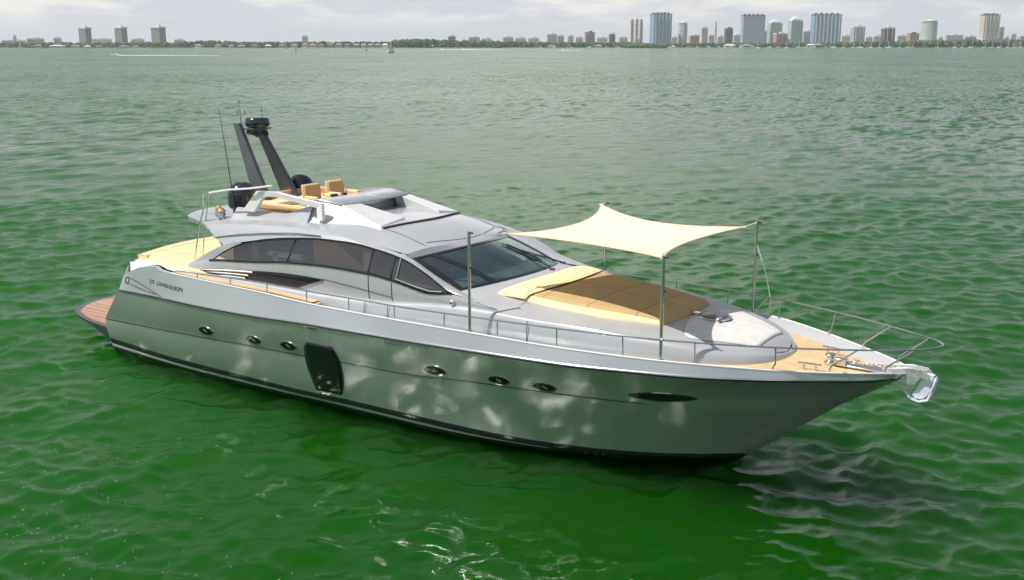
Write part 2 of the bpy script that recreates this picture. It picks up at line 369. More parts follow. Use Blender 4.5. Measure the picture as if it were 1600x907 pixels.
# ================================================================== yacht
Y = empty('motor_yacht', (10, 0, 0), 'long silver grey sport yacht with a green reflecting hull, lying across the bay', 'yacht')
SH = cr([(3.55, 2.58, 2.26), (3.97, 2.64, 2.42), (4.37, 2.67, 2.55), (4.95, 2.70, 2.64), (5.15, 2.70, 2.57), (5.6, 2.72, 2.555), (7.26, 2.75, 2.53), (8.5, 2.76, 2.52), (10.2, 2.75, 2.46),
         (12.9, 2.66, 2.44), (14.27, 2.60, 2.44), (16.16, 2.44, 2.42), (17.43, 2.26, 2.42), (18.68, 1.96, 2.42), (19.88, 1.44, 2.39), (20.69, 0.97, 2.37), (21.45, 0.44, 2.36), (21.72, 0.19, 2.345), (21.82, 0.0, 2.34)])
KN = cr([(3.42, 2.68, 1.86), (5.26, 2.81, 1.92), (6.91, 2.87, 1.94), (8.53, 2.89, 1.98), (10.48, 2.88, 2.05), (12.88, 2.79, 2.08), (14.75, 2.68, 2.11), (16.4, 2.52, 2.13), (17.6, 2.31, 2.165), (18.7, 2.03, 2.19), (19.88, 1.48, 2.21), (20.69, 0.98, 2.22), (21.45, 0.43, 2.23), (21.62, 0.2, 2.235), (21.72, 0.0, 2.24)])
LK = cr([(2.33, 2.40, 0.92), (4.2, 2.55, 1.02), (6.7, 2.63, 1.13), (8.3, 2.65, 1.20), (9.8, 2.64, 1.24), (10.9, 2.61, 1.28), (12.75, 2.54, 1.32), (14.3, 2.42, 1.41), (15.7, 2.21, 1.43), (17.2, 1.84, 1.43), (18.6, 1.31, 1.46), (19.7, 0.73, 1.50), (20.4, 0.22, 1.52), (20.63, 0.0, 1.52)])
CH = cr([(2.30, 2.28, 0.33), (5.5, 2.38, 0.27), (8.9, 2.37, 0.27), (11, 2.31, 0.30), (12.5, 2.24, 0.29), (14.2, 2.07, 0.25), (15.7, 1.74, 0.21), (17.0, 1.25, 0.19), (18.1, 0.68, 0.20), (18.8, 0.20, 0.22), (19.0, 0.0, 0.22)])
WL = cr([(2.30, 2.17, 0.0), (5.4, 2.27, 0.0), (7.8, 2.21, 0.0), (10, 2.13, 0.0), (12, 2.07, 0.0), (13.3, 2.01, 0.0), (14, 1.92, 0.0), (15.4, 1.62, 0.0), (16.7, 1.16, 0.0), (17.7, 0.63, 0.0), (18.3, 0.25, 0.0), (18.68, 0.0, 0.0)])
KE = cr([(2.30, 1.6, -0.7), (10, 1.2, -0.8), (14, 0.8, -0.8), (16.5, 0.2, -0.8), (17.4, 0.0, -0.8)])
XR = {'SH': (3.55, 21.82), 'KN': (3.42, 21.72), 'LK': (2.33, 20.63), 'CH': (2.30, 19.0), 'WL': (2.30, 18.68), 'KE': (2.30, 17.4)}
FN = {'SH': SH, 'KN': KN, 'LK': LK, 'CH': CH, 'WL': WL, 'KE': KE}
NST = 150
def row(k, t):
    a, b = XR[k]; x = a + (b - a) * t; bb, z = FN[k](x); return (x, -bb, z)
TS = [1 - (1 - i / NST) ** 1.25 for i in range(NST + 1)]
def between(k1, k2, t, s, bulge=0.0):
    p, q = row(k1, t), row(k2, t); r = lerp(p, q, s); return (r[0], r[1] - bulge * 4 * s * (1 - s), r[2])
ROWS = [('SH', 'KN', 4, 0.0), ('KN', 'LK', 8, 0.02), ('LK', 'CH', 8, 0.03)]
def tb(t, v): return v * (1 - max(0, (t - 0.45) / 0.55) * 1.0) - (0.10 * max(0, (t - 0.5) / 0.5) * max(0, 1 - (t - 0.97) / 0.03 if t > 0.97 else 1))
def hull_profile(t):
    out = []
    for k1, k2, n, bu in ROWS:
        bb = tb(t, bu) if k1 != 'SH' else 0.0
        for i in range(n): out.append(between(k1, k2, t, i / n, bb))
    out.append(row('CH', t)); return out
def clampb(P): return [(x, min(y, 0.0), z) for x, y, z in P]
G = [clampb(hull_profile(t)) for t in TS]
hm = MB(); hm.grid(G); hm.grid([mir(r) for r in G])
# transom
T0 = G[0]; m_ = []
for j in range(25):
    v = -1 + 2 * j / 24; m_.append([(p[0] - (0.62 if q < 0 else 0.45) * (1 - v * v) ** 1.3, -p[1] * v, p[2] + (0.22 * (1 - v * v) ** 1.3 if i == 0 else 0)) for i, (p, q) in enumerate(zip(T0, [-1] * 4 + [1] * 17))])
hm.grid(m_)
hull = hm.build('hull', M['hull'], Y, sharp=14)
hb = MB(); HB = [[row('CH', t), lerp(row('CH', t), row('WL', t), 0.5), row('WL', t), lerp(row('WL', t), row('KE', t), 0.5), row('KE', t)] for t in TS]
hb.grid(HB); hb.grid([mir(r) for r in HB]); hb.grid([[r[-1] for r in HB], mir([r[-1] for r in HB])]); hb.grid([HB[0], mir(HB[0])])
hb.build('hull_bottom', M['antifoul'], Y)
def hull_b(x, z):
    """half breadth of the topsides at (x, z)"""
    best = None
    for i in range(len(TS) - 1):
        pass
    return 0
# table of the hull surface for placing things on it
GX = np.array([[p for p in r] for r in G])            # stations x rows x 3
def hull_y(x, z):
    xs = GX[:, :, 0]; zs = []; ys = []
    for j in range(GX.shape[1]):
        c = GX[:, j]; zs.append(np.interp(x, c[:, 0], c[:, 2])); ys.append(np.interp(x, c[:, 0], c[:, 1]))
    zs, ys = np.array(zs[::-1]), np.array(ys[::-1]); return float(np.interp(z, zs, ys))
def band(name, fz, x0, x1, hw, off, m, n=120, parent=Y, both=True):
    b = MB()
    for s in (1, -1) if both else (1,):
        g = []
        for i in range(n + 1):
            x = x0 + (x1 - x0) * i / n; z = fz(x)
            P = [(x, hull_y(x, z + d * hw) - o, z + d * hw) for d, o in ((1.3, -0.02), (1, off), (-1, off), (-1.3, -0.02))]
            g.append([(a, s * c, e) for a, c, e in P])
        b.grid(g)
    return b.build(name, m, parent)
band('rub_rail', lambda x: KN(x)[1] + 0.0, 3.45, 21.70, 0.018, 0.022, M['groove'], 160)
band('rub_rail', lambda x: KN(x)[1] + 0.032, 3.6, 21.70, 0.010, 0.030, M['steel'], 160)
band('panel_line', lambda x: LK(x)[1], 2.4, 17.6, 0.011, 0.006, M['groove'], 140)  # dark strip paints in the shadow line under the overhanging upper panel
band('panel_line', lambda x: CH(x)[1] + 0.015, 2.35, 18.93, 0.035, 0.012, M['black'], 140)
# boot stripe low on the black bottom
bs_ = MB()
for s in (1, -1):
    g = []
    for i in range(101):
        t = i / 100 * 0.80; p = row('CH', t); q = row('WL', t); hw = 0.10 * (1 - max(0, (t - 0.62) / 0.18) * 0.8)
        g.append([(lerp(p, q, u)[0], s * (lerp(p, q, u)[1] - o), lerp(p, q, u)[2]) for u, o in ((0.50 - hw - .04, -.01), (0.50 - hw, .015), (0.50 + hw, .015), (0.50 + hw + .04, -.01))])
    bs_.grid(g)
bs_.build('boot_stripe', M['silver'], Y)

def panel(name, top, bot, off, m, parent, n=24, mrow=6, thick=0.02, port=True):
    """raised pane following the hull between two (x, z) outlines"""
    b = MB(); a, c = resample(top, n), resample(bot, n)
    for s in ((1, -1) if port else (1,)):
        g = []
        for i in range(n):
            g.append([(lerp(a[i], c[i], j / mrow)[0], s * (hull_y(*lerp(a[i], c[i], j / mrow)) - off), lerp(a[i], c[i], j / mrow)[1]) for j in range(mrow + 1)])
        b.grid(g)
    return b.build(name, m, parent, solid=thick, sharp=50)
def ellipse(cx, cz, rx, rz, slope=0.0, sh=1.4):
    top = []; bot = []
    for i in range(25):
        u = -1 + i / 12; h = (1 - abs(u) ** 2) ** (0.5 * sh); top.append((cx + u * rx, cz + slope * u * rx + h * rz)); bot.append((cx + u * rx, cz + slope * u * rx - h * rz))
    return top, bot
for x, z, rx, rz in ((6.70, 1.34, .24, .105), (8.35, 1.385, .23, .10), (9.45, 1.43, .235, .10), (13.44, 1.545, .24, .095), (14.87, 1.56, .23, .09), (15.81, 1.555, .235, .09)):
    for s in (1, -1):
        t_, b_ = ellipse(x, z - 0.012, rx + .018, rz + .016, 0.03); b = MB(); n = 25
        def pg(tt, bb, off, mr=4): return [[(lerp(p, q, j / mr)[0], s * (hull_y(*lerp(p, q, j / mr)) - off), lerp(p, q, j / mr)[1]) for j in range(mr + 1)] for p, q in zip(tt, bb)]
        fo = MB().grid(pg(t_, b_, 0.004)).build('porthole', M['steel'], Y, solid=0.016)
        t2, b2 = ellipse(x, z, rx, rz, 0.03); MB().grid(pg(t2, b2, 0.018)).build('pane', M['darkglass'], fo, solid=0.012)
        MB().tube([(x - rx * .15, s * (hull_y(x - rx * .15, z + .03) - 0.03), z + .03), (x + rx * .25, s * (hull_y(x + rx * .25, z - .03) - 0.03), z - .03)], 0.018, 6).build('latch', M['steel'], fo)
# long bow window
t_, b_ = ellipse(17.97, 1.625, 0.60, 0.105, 0.04, 1.6); f_ = panel('bow_window', t_, b_, 0.004, M['steel'], Y)
t_, b_ = ellipse(17.97, 1.635, 0.575, 0.09, 0.04, 1.6); panel('pane', t_, b_, 0.014, M['darkglass'], f_)
# big black hull window amidships
wl_ = [(10.06, 1.63), (9.93, 1.43), (9.875, 1.235), (9.88, 1.03), (9.905, 0.86), (9.93, 0.66), (9.96, 0.44)]
wr_ = [(10.79, 1.62), (10.85, 1.41), (10.865, 1.19), (10.86, 0.96), (10.82, 0.77), (10.75, 0.60), (10.66, 0.45)]
wm_ = [( (a[0]+b[0])/2, (a[1]+b[1])/2 + 0.012) for a, b in zip(wl_, wr_)]
gf = MB()
for s in (1, -1): gf.grid([[(p[0] + d, s * (hull_y(p[0], p[1]) - 0.006), p[1]) for p in resample(q, 14)] for q, d in ((wl_, -.01), (wm_, 0), (wr_, .02))])
fr_ = gf.build('hull_window', M['groove'], Y, solid=0.02)
gf = MB()
for s in (1, -1): gf.grid([[(p[0], s * (hull_y(p[0], p[1]) - 0.02), p[1]) for p in resample([lerp(a, b, u) for a, b in zip(wl_, wr_)], 14)] for u in [i / 8 for i in range(9)]])
gf.build('pane', M['darkglass'], fr_, solid=0.016)
# hawse slot
t_, b_ = ellipse(10.40, 2.00, 0.20, 0.03, 0.05, 1.0); panel('fairlead', t_, b_, 0.012, M['steel'], Y)
t_, b_ = ellipse(10.34, 2.00, 0.12, 0.016, 0.05, 1.0); panel('fairlead_slot', t_, b_, 0.026, M['groove'], Y)
# styling line and shield at the stern quarter
def onhull(pts, off): return [(x, hull_y(x, z) - off, z) for x, z in pts]
for s in (1, -1):
    fl = lambda P: [(a, s * b, c) for a, b, c in P]
    MB().tube(fl(onhull([(3.78, 2.235), (4.2, 2.19), (4.85, 2.06), (5.22, 1.97)], 0.004)), 0.011, 6).build('styling_line', M['groove'], Y)
    MB().tube(fl(onhull([(3.66, 2.10), (4.3, 2.04), (5.0, 1.99)], 0.004)), 0.010, 6).build('styling_line', M['groove'], Y)
    MB().tube(fl(onhull([(3.66, 2.20), (3.76, 2.22), (3.86, 2.19), (3.83, 2.10), (3.76, 2.06), (3.69, 2.11), (3.66, 2.20)], 0.004)), 0.010, 6).build('shield_emblem', M['groove'], Y)
def lettering(body, name, x0, L_):
    cu = bpy.data.curves.new(name, 'FONT'); cu.body = body; cu.size = 0.14; cu.extrude = 0.002; cu.space_character = 1.1
    tmp = bpy.data.objects.new('lettering_tmp', cu); COL.objects.link(tmp); dg = bpy.context.evaluated_depsgraph_get(); dg.update()
    me = bpy.data.meshes.new_from_object(tmp.evaluated_get(dg)); bpy.data.objects.remove(tmp); me.name = name
    L = max(v.co.x for v in me.vertices)
    # the marks run mirrored on this side, the number nearest the stern
    for v in me.vertices:
        x = x0 - v.co.x / L * L_; z = 2.175 + v.co.y + (6.06 - x) * 0.04
        v.co = (x, hull_y(x, min(z, 2.4)) - 0.010 - v.co.z, z)
    me.materials.clear(); me.materials.append(M['mast'])
    o = bpy.data.objects.new(name, me); COL.objects.link(o); o.parent = Y; o.matrix_parent_inverse = parent_inv(Y)
lettering('PERSHING', 'name_lettering', 6.06, 1.0); lettering('72', 'number_lettering', 4.97, .20)

# ---- deck, bulwark cap
dk = MB(); g = []; BW = []
TBf = cr([(5.6, 2.34), (8, 2.40), (10, 2.40), (12.9, 2.32), (14.3, 2.26), (16.2, 2.08), (17.4, 1.86), (18.56, 1.50), (19.2, 1.10), (19.5, 0.70), (19.65, 0.30), (19.68, 0.0)])
def DR(x): return .13 * (min(1, max(0, (x - 10.12) / .12)) * .85 + .15 * min(1, max(0, (x - 5.0) / .7)))
def deck_b(x): b, z = SH(x); return max(0.0, b - 0.30 * min(1, b / 0.6))
for i in range(141):
    x = 3.58 + (21.80 - 3.58) * (1 - (1 - i / 140) ** 1.2); b, z = SH(x); d = deck_b(x)
    dr = DR(x) / .13; d = b - (b - d) * (.35 + .65 * dr); g.append([(x, -b, z), (x, -max(b - .05, 0), z + .012), (x, -(d + max(b - .05, 0)) / 2, z - .05 * dr), (x, -d, z - .13 * dr)])
    BW.append((x, -d, z - .13))
dk.grid(g); dk.grid([mir(r) for r in g])
dk.build('bulwark_cap', M['silver_matt'], Y, sharp=30)
MB().tube([(x, -SH(x)[0] - .002, SH(x)[1] + .008) for x in np.linspace(5.6, 21.6, 120)], 0.014, 6).tube([(x, SH(x)[0] + .002, SH(x)[1] + .008) for x in np.linspace(5.6, 21.6, 120)], 0.014, 6).build('toe_rail', M['white'], Y)
def deckpatch(name, x0, x1, m, dz=0.0, n=40, inner=None):
    b = MB()
    for s in (1, -1):
        g = []
        for i in range(n + 1):
            x = x0 + (x1 - x0) * i / n; d = deck_b(x); d = SH(x)[0] - (SH(x)[0] - d) * (.35 + .65 * DR(x) / .13); z = SH(x)[1] - DR(x) + dz; q = inner(x) if inner else 0
            g.append([(x, s * -(d + (0.004 if dz else 0.01)), z), (x, s * -(d + q) / 2, z + 0.004), (x, s * -q, z + 0.004)])
        b.grid(g)
    return b.build(name, m, Y)
deckpatch('deck', 5.4, 21.75, M['silver_matt'], -0.006, 120)
deckpatch('teak_side_deck', 5.5, 10.10, M['teak'], 0.012, 30, inner=lambda x: TBf(x) - 0.02)
deckpatch('teak_foredeck', 17.2, 21.25, M['teak'], 0.006, 50)
MB().box((10.17, -2.54, 2.40), (0.10, 0.24, 0.07)).box((10.17, 2.54, 2.40), (0.10, 0.24, 0.07)).build('deck_step', M['teak'], Y, bevel=.01)

# ---- deckhouse network
def TBb(x):   # trunk foot half breadth
    return TBf(x)
R1f = cr([(5.6, 2.28, 2.57), (7.1, 2.30, 2.585), (8.33, 2.30, 2.59), (9.6, 2.29, 2.59), (10.8, 2.27, 2.60), (11.7, 2.25, 2.63), (13.4, 2.19, 2.77), (14.3, 2.15, 2.80), (15.5, 2.06, 2.76), (16.2, 1.97, 2.75), (17.1, 1.80, 2.70), (17.9, 1.60, 2.63), (18.6, 1.30, 2.56), (19.1, 0.98, 2.49), (19.45, 0.58, 2.42), (19.6, 0.25, 2.37), (19.63, 0.0, 2.35)])
R2f = cr([(5.6, 2.22, 2.70), (6.42, 2.24, 2.88), (7.86, 2.27, 3.01), (9.22, 2.28, 3.145), (10.34, 2.26, 3.185), (11.41, 2.23, 3.16), (12.09, 2.21, 3.09), (12.64, 2.19, 2.99), (12.92, 2.18, 2.95), (13.2, 2.16, 2.965), (13.50, 2.13, 3.00), (14.3, 2.10, 2.88), (14.6, 2.09, 2.84)])
R3f = cr([(6.35, 2.16, 2.86), (6.8, 2.13, 3.12), (7.37, 2.10, 3.36), (8.31, 2.08, 3.55), (9.09, 2.07, 3.65), (9.96, 2.06, 3.72), (10.75, 2.05, 3.725), (11.48, 2.05, 3.66), (12.21, 2.06, 3.54), (12.89, 2.10, 3.30), (13.42, 2.13, 3.05), (13.52, 2.13, 3.01), (14.3, 2.10, 2.89), (14.6, 2.09, 2.85)])
R3e = cr([(6.72, 2.12, 3.26), (7.1, 2.11, 3.36), (7.37, 2.10, 3.40), (8.31, 2.08, 3.575), (9.09, 2.07, 3.675), (9.96, 2.06, 3.74), (10.75, 2.05, 3.745), (11.48, 2.05, 3.68), (12.21, 2.06, 3.56), (12.89, 2.10, 3.32), (13.42, 2.13, 3.07), (14.3, 2.10, 2.89), (14.6, 2.09, 2.85)])
R4f = cr([(5.88, 1.86, 3.62), (6.84, 1.87, 3.73), (7.72, 1.88, 3.80), (9.38, 1.88, 3.87), (10.24, 1.88, 3.865), (11.07, 1.88, 3.76), (11.87, 1.88, 3.63), (12.3, 1.89, 3.53), (12.8, 1.94, 3.335), (13.35, 2.00, 3.12), (13.9, 2.06, 2.97), (14.35, 2.10, 2.865), (14.6, 2.10, 2.85)])
def P3(f, x): b, z = f(x); return (x, -b, z)
def strip(name, fa, fb, xa, xb, m, n=60, k=3, bulge=0.0, parent=Y, gamma=1.0, **kw):
    """loft from curve fa over xa=(x0,x1) to curve fb over xb, both sides"""
    b = MB(); g = []
    for i in range(n + 1):
        t = (i / n) ** gamma; p = P3(fa, xa[0] + (xa[1] - xa[0]) * t); q = P3(fb, xb[0] + (xb[1] - xb[0]) * t)
        g.append([tuple(np.array(lerp(p, q, j / k)) + np.array((0, -1, 0.6)) * bulge * 4 * (j / k) * (1 - j / k)) for j in range(k + 1)])
    b.grid(g); b.grid([mir(r) for r in g]); return b.build(name, m, parent, **kw)
shellm = MB()
def addstrip(fa, fb, xa, xb, n=60, k=3, bulge=0.0):
    g = []
    for i in range(n + 1):
        t = i / n; p = P3(fa, xa[0] + (xa[1] - xa[0]) * t); q = P3(fb, xb[0] + (xb[1] - xb[0]) * t)
        g.append([tuple(np.array(lerp(p, q, j / k)) + np.array((0, -1, 0.6)) * bulge * 4 * (j / k) * (1 - j / k)) for j in range(k + 1)])
    shellm.grid(g); shellm.grid([mir(r) for r in g])
def TF(x): return (TBf(x), SH(x)[1] - DR(x) - .01)
# trunk side with a rounded shoulder
g = []
for i in range(121):
    t = 1 - (1 - i / 120) ** 1.5; xf = 5.6 + (19.68 - 5.6) * t; xs = 5.6 + (19.63 - 5.6) * t; p = P3(TF, xf); q = P3(R1f, xs); rr_ = []
    for j in range(9):
        a = j / 8 * math.pi / 2; rr_.append((p[0] + (q[0] - p[0]) * (1 - math.cos(a)), p[1] + (q[1] - p[1]) * (1 - math.cos(a)), p[2] + (q[2] - p[2]) * math.sin(a)))
    g.append(rr_)
shellm.grid(g); shellm.grid([mir(r) for r in g])
def R1in(x): b, z = R1f(x); return (max(b - 0.05, 0), z + 0.012)
addstrip(R1f, R1in, (5.6, 19.63), (5.6, 19.62), 140, 1)
addstrip(R1in, R2f, (5.6, 14.6), (5.6, 14.6), 80, 4, 0.012)          # wall under the windows
addstrip(R3e, R4f, (6.72, 14.6), (5.88, 14.6), 80, 4, 0.02)          # roof side down into the pillar
# buttress between the aft edge of the side window and the open cockpit
ba = [(6.72, -2.12, 3.26), (6.25, -2.16, 3.04), (5.85, -2.19, 2.83), (5.60, -2.22, 2.70)]
bb = [(7.37, -2.10, 3.36), (6.8, -2.13, 3.12), (6.42, -2.16, 2.90), (6.35, -2.18, 2.87)]
g = [resample(ba, 12), resample(bb, 12)]; shellm.grid(g); shellm.grid([mir(r) for r in g])
g = [[(6.72, -2.12, 3.26), (7.1, -2.11, 3.36), (7.37, -2.10, 3.40)], [(7.37, -2.10, 3.36), (7.37, -2.10, 3.37), (7.37, -2.10, 3.39)]]; shellm.grid(g); shellm.grid([mir(r) for r in g])
# windscreen frame arcs
def wst(v): return (12.65 - 0.51 * v * v, 1.71 * v, 3.64 - 0.15 * v * v)
def wsb(v): return (14.05 - 0.55 * v * v - 0.04 * abs(v) ** 6, 1.80 * v, 3.13 - 0.13 * v * v)
# pillar top between crease and screen edge
g = []
for i in range(31):
    t = i / 30; x = 12.0 + (14.35 - 12.0) * t; p = P3(R4f, x)
    e = lerp(wst(-1), wsb(-1), min(1, t * 1.12)); 
    if i == 0: e = (12.0, -1.71, R4f(12.0)[1] + 0.0)
    mid = lerp(p, e, .4); g.append([p, (mid[0], mid[1], mid[2] + .018), (lerp(p, e, .75)[0], lerp(p, e, .75)[1], lerp(p, e, .75)[2] + .012), e])
shellm.grid(g); shellm.grid([mir(r) for r in g])
shellm.build('deckhouse_side', M['silver'], Y, sharp=28)
ZC = cr([(4.0, 3.70), (5.9, 3.90), (7, 3.98), (8, 4.03), (9.5, 4.09), (10.5, 4.11), (11.36, 4.03), (12, 3.87), (12.65, 3.64)])
def aftx(v):
    a = abs(v)
    return 4.25 + 0.40 * (a / 0.78) ** 2 if a <= 0.78 else 4.65 + (5.88 - 4.65) * (a - 0.78) / 0.22
def roofpt(u, v):
    xf = wst(v)[0] + (12.30 - 12.14) * 0; xa = aftx(v); x = xa + (xf - xa) * u
    xx = max(x, 5.88); b4, z4 = R4f(min(xx, 12.14)); 
    w_ = min(1, max(0, (x - 11.4) / 0.74)); b = b4 + (1.71 - b4) * (u ** 30)
    zc = ZC(x); ze = z4 if x > 5.88 else z4 - (5.88 - x) * 0.02
    if u > 0.999: return wst(v)
    return (x, v * b, ze + (zc - ze) * (1 - abs(v) ** 2.6))
rf = MB(); NU, NV = 90, 48
us = [i / NU for i in range(NU + 1)]; vs_ = [math.sin((-1 + 2 * j / NV) * math.pi / 2) for j in range(NV + 1)]
GR = [[roofpt(u, v) for v in vs_] for u in us]; rf.grid(GR)
und = [[(p[0] + .02, p[1] * .985, p[2] - (.10 + .06 * (1 - abs(v)))) for p, v in zip(r, vs_)] for r in GR[:40]]
rf.grid(und, flip=True); rf.grid([GR[0], und[0]]); rf.grid([[r[0] for r in GR[:40]], [r[0] for r in und]]); rf.grid([[r[-1] for r in GR[:40]], [r[-1] for r in und]])
roof = rf.build('hardtop', M['silver'], Y, sharp=25)
def roofz(x, y):
    b4, z4 = R4f(min(max(x, 5.88), 12.14)); v = min(1, abs(y) / b4); return z4 + (ZC(x) - z4) * (1 - v ** 2.6)
# sunroof joint: black strip and panel seam
MB().tube([(11.38 - 0.34 * (v / 1.30) ** 2, v, roofz(11.38 - 0.34 * (v / 1.3) ** 2, v) + .008) for v in np.linspace(-1.32, 1.32, 40)], 0.032, 8).build('sunroof_gasket', M['groove'], roof)
MB().tube([(12.42 - 0.34 * (v / 1.3) ** 2, v, roofz(12.42 - 0.34 * (v / 1.3) ** 2, v) + .002) for v in np.linspace(-1.2, 1.2, 30)], 0.006, 6).build('panel_seam', M['groove'], roof)
for s in (1, -1): MB().tube([(x, s * (1.30 + (x - 11) * 0.02), roofz(x, 1.30) + .002) for x in np.linspace(11.1, 12.2, 14)], 0.005, 6).build('panel_seam', M['groove'], roof)
# foredeck skin
def frz(x, v):
    b, z = R1in(x); zc = FC(x); return z + (zc - z) * (1 - abs(v) ** 2.2)
FC = cr([(13.4, 3.14), (14.05, 3.13), (14.6, 3.05), (15.5, 2.96), (16.5, 2.87), (17.5, 2.78), (18.3, 2.70), (19.0, 2.62), (19.3, 2.55), (19.5, 2.45), (19.63, 2.36)])
def fore(u, v):
    x1 = 19.62; xs = wsb(v)[0] if abs(v) < 1 else wsb(1)[0]; x = xs + (x1 - xs) * u; b = R1in(x)[0]; 
    if u == 0: return wsb(v)
    k = min(1, u / 0.05); zz = frz(x, v); p0 = wsb(v)
    bb = b if x > 14.35 else 1.80 + (b - 1.80) * max(0, min(1, (x - 13.46) / (14.35 - 13.46))) 
    z14 = zz if x > 14.35 else p0[2] + (zz - p0[2]) * min(1, (x - xs) / max(0.01, 14.4 - xs)) ** 1.0
    return (x, v * bb, z14)
fs = MB(); fs.grid([[fore((i / 80) ** 1.15, v) for v in vs_] for i in range(81)])
fs.build('foredeck_house', M['silver_matt'], Y, sharp=30)
def forez(x, y): b = R1in(x)[0]; return frz(x, min(1, abs(y) / max(b, .01)))
# windscreen
def ws(u, v, lift=0.0): 
    p = lerp(wst(v), wsb(v), u); return (p[0] + lift * .6, p[1], p[2] + 0.05 * 4 * u * (1 - u) * .6 + lift * .8)
wsg = MB().grid([[ws(i / 14, v) for v in np.linspace(-1, 1, 41)] for i in range(15)]).build('windscreen', M['wsglass'], Y)
def wsbar(pts, w_, name='windscreen_frame'):
    b = MB(); g = []
    for i, (u, v) in enumerate(pts):
        u2, v2 = pts[min(i + 1, len(pts) - 1)]; u1, v1 = pts[max(i - 1, 0)]; du, dv = (u2 - u1) * 1.5, (v2 - v1) * 1.75; L = math.hypot(du, dv); nu, nv = -dv / L / 1.5 * w_, du / L / 1.75 * w_
        c = lambda a: min(1.0, max(0.0, a)); d = lambda a: max(-1, min(1, a))
        g.append([ws(c(u - nu), d(v - nv), -.004), ws(c(u - nu), d(v - nv), .014), ws(c(u + nu), d(v + nv), .014), ws(c(u + nu), d(v + nv), -.004)])
    return b.grid(g).build(name, M['black'], wsg)
wsbar([(0.0, v) for v in np.linspace(-1, 1, 30)], 0.07); wsbar([(1.0, v) for v in np.linspace(-1, 1, 30)], 0.07)
wsbar([(u, -1.0) for u in np.linspace(0, 1, 12)], 0.09); wsbar([(u, 1.0) for u in np.linspace(0, 1, 12)], 0.09)
wsbar([(u, -0.77 + 0.17 * u) for u in np.linspace(0, 1, 12)], 0.062, 'windscreen_pillar'); wsbar([(u, 0.86) for u in np.linspace(0, 1, 12)], 0.03, 'windscreen_pillar')
# wipers
for v0, v1, u0, u1 in ((0.30, 0.36, 1.06, 0.50), (0.93, 0.30, 1.02, 0.45)):
    a = ws(1, v0, .03); a = (a[0] + .12, a[1], a[2] - .01); b2_ = ws(u1, v1, .05); wv = MB().tube([a, lerp(a, b2_, .5), b2_], 0.010, 6).tube([(a[0], a[1] + .05, a[2]), (lerp(a, b2_, .5)[0], lerp(a, b2_, .5)[1] + .05, lerp(a, b2_, .5)[2]), b2_], 0.008, 6).box(a, (.08, .10, .05)).build('wiper', M['black'], Y)
    bl = [ws(min(.95, max(.12, u1 + d)), v1 + (d) * .25, .03) for d in np.linspace(-.25, .33, 10)]
    MB().tube(bl, 0.012, 6).build('blade', M['black'], wv)
# side glass
def side_glass():
    g = []
    T = resample([P3(R3f, x) for x in np.linspace(6.35, 13.52, 90)], 70); B = resample([P3(R2f, x) for x in np.linspace(6.35, 13.52, 90)], 70)
    for i in range(70):
        t = i / 69; a = P3(R3f, 6.35 + (13.52 - 6.35) * t); b = P3(R2f, 6.40 + (13.52 - 6.40) * t)
        g.append([tuple(np.array(lerp(a, b, j / 6)) + np.array((0, .012 - .02 * 4 * (j / 6) * (1 - j / 6), 0))) for j in range(7)])
    for s in (1, -1):
        gg = g if s == 1 else [mir(r) for r in g]
        o = MB().grid(gg).build('side_window', M['glass'], Y)
        def edge(pts, r, nm='window_frame', m=M['black']):
            MB().tube([(x, s * (y - .006), z) for x, y, z in pts], r, 6).build(nm, m, o)
        edge([(r[0][0], r[0][1] + .0, r[0][2] - .008) for r in g], 0.020); edge([(r[-1][0], r[-1][1] + .0, r[-1][2] + .012) for r in g], 0.028)
        for x, dx, w_ in ((11.42, -.03, .05), (12.02, -.03, .05), (9.15, -.12, .035)):
            a = P3(R3f, x); b = P3(R2f, x + dx)
            MB().grid([[(a[0] - w_, s * (a[1] + .02), a[2]), (b[0] - w_, s * (b[1] + .02), b[2])], [(a[0], s * (a[1] - .022), a[2]), (b[0], s * (b[1] - .022), b[2])], [(a[0] + w_, s * (a[1] + .02), a[2]), (b[0] + w_, s * (b[1] + .02), b[2])]]).build('window_mullion', M['black'], o)
        # inner bright trim of the front pane
        tr = [P3(R3f, 12.12), P3(R2f, 12.10), P3(R2f, 12.6), P3(R2f, 12.95), P3(R2f, 13.25)]
        tr = [(p[0] + .05, s * (p[1] - .012), p[2] + (.0 if i == 0 else .06)) for i, p in enumerate(tr)]
        MB().tube(tr, 0.012, 6).build('window_trim', M['silver'], o)
side_glass()
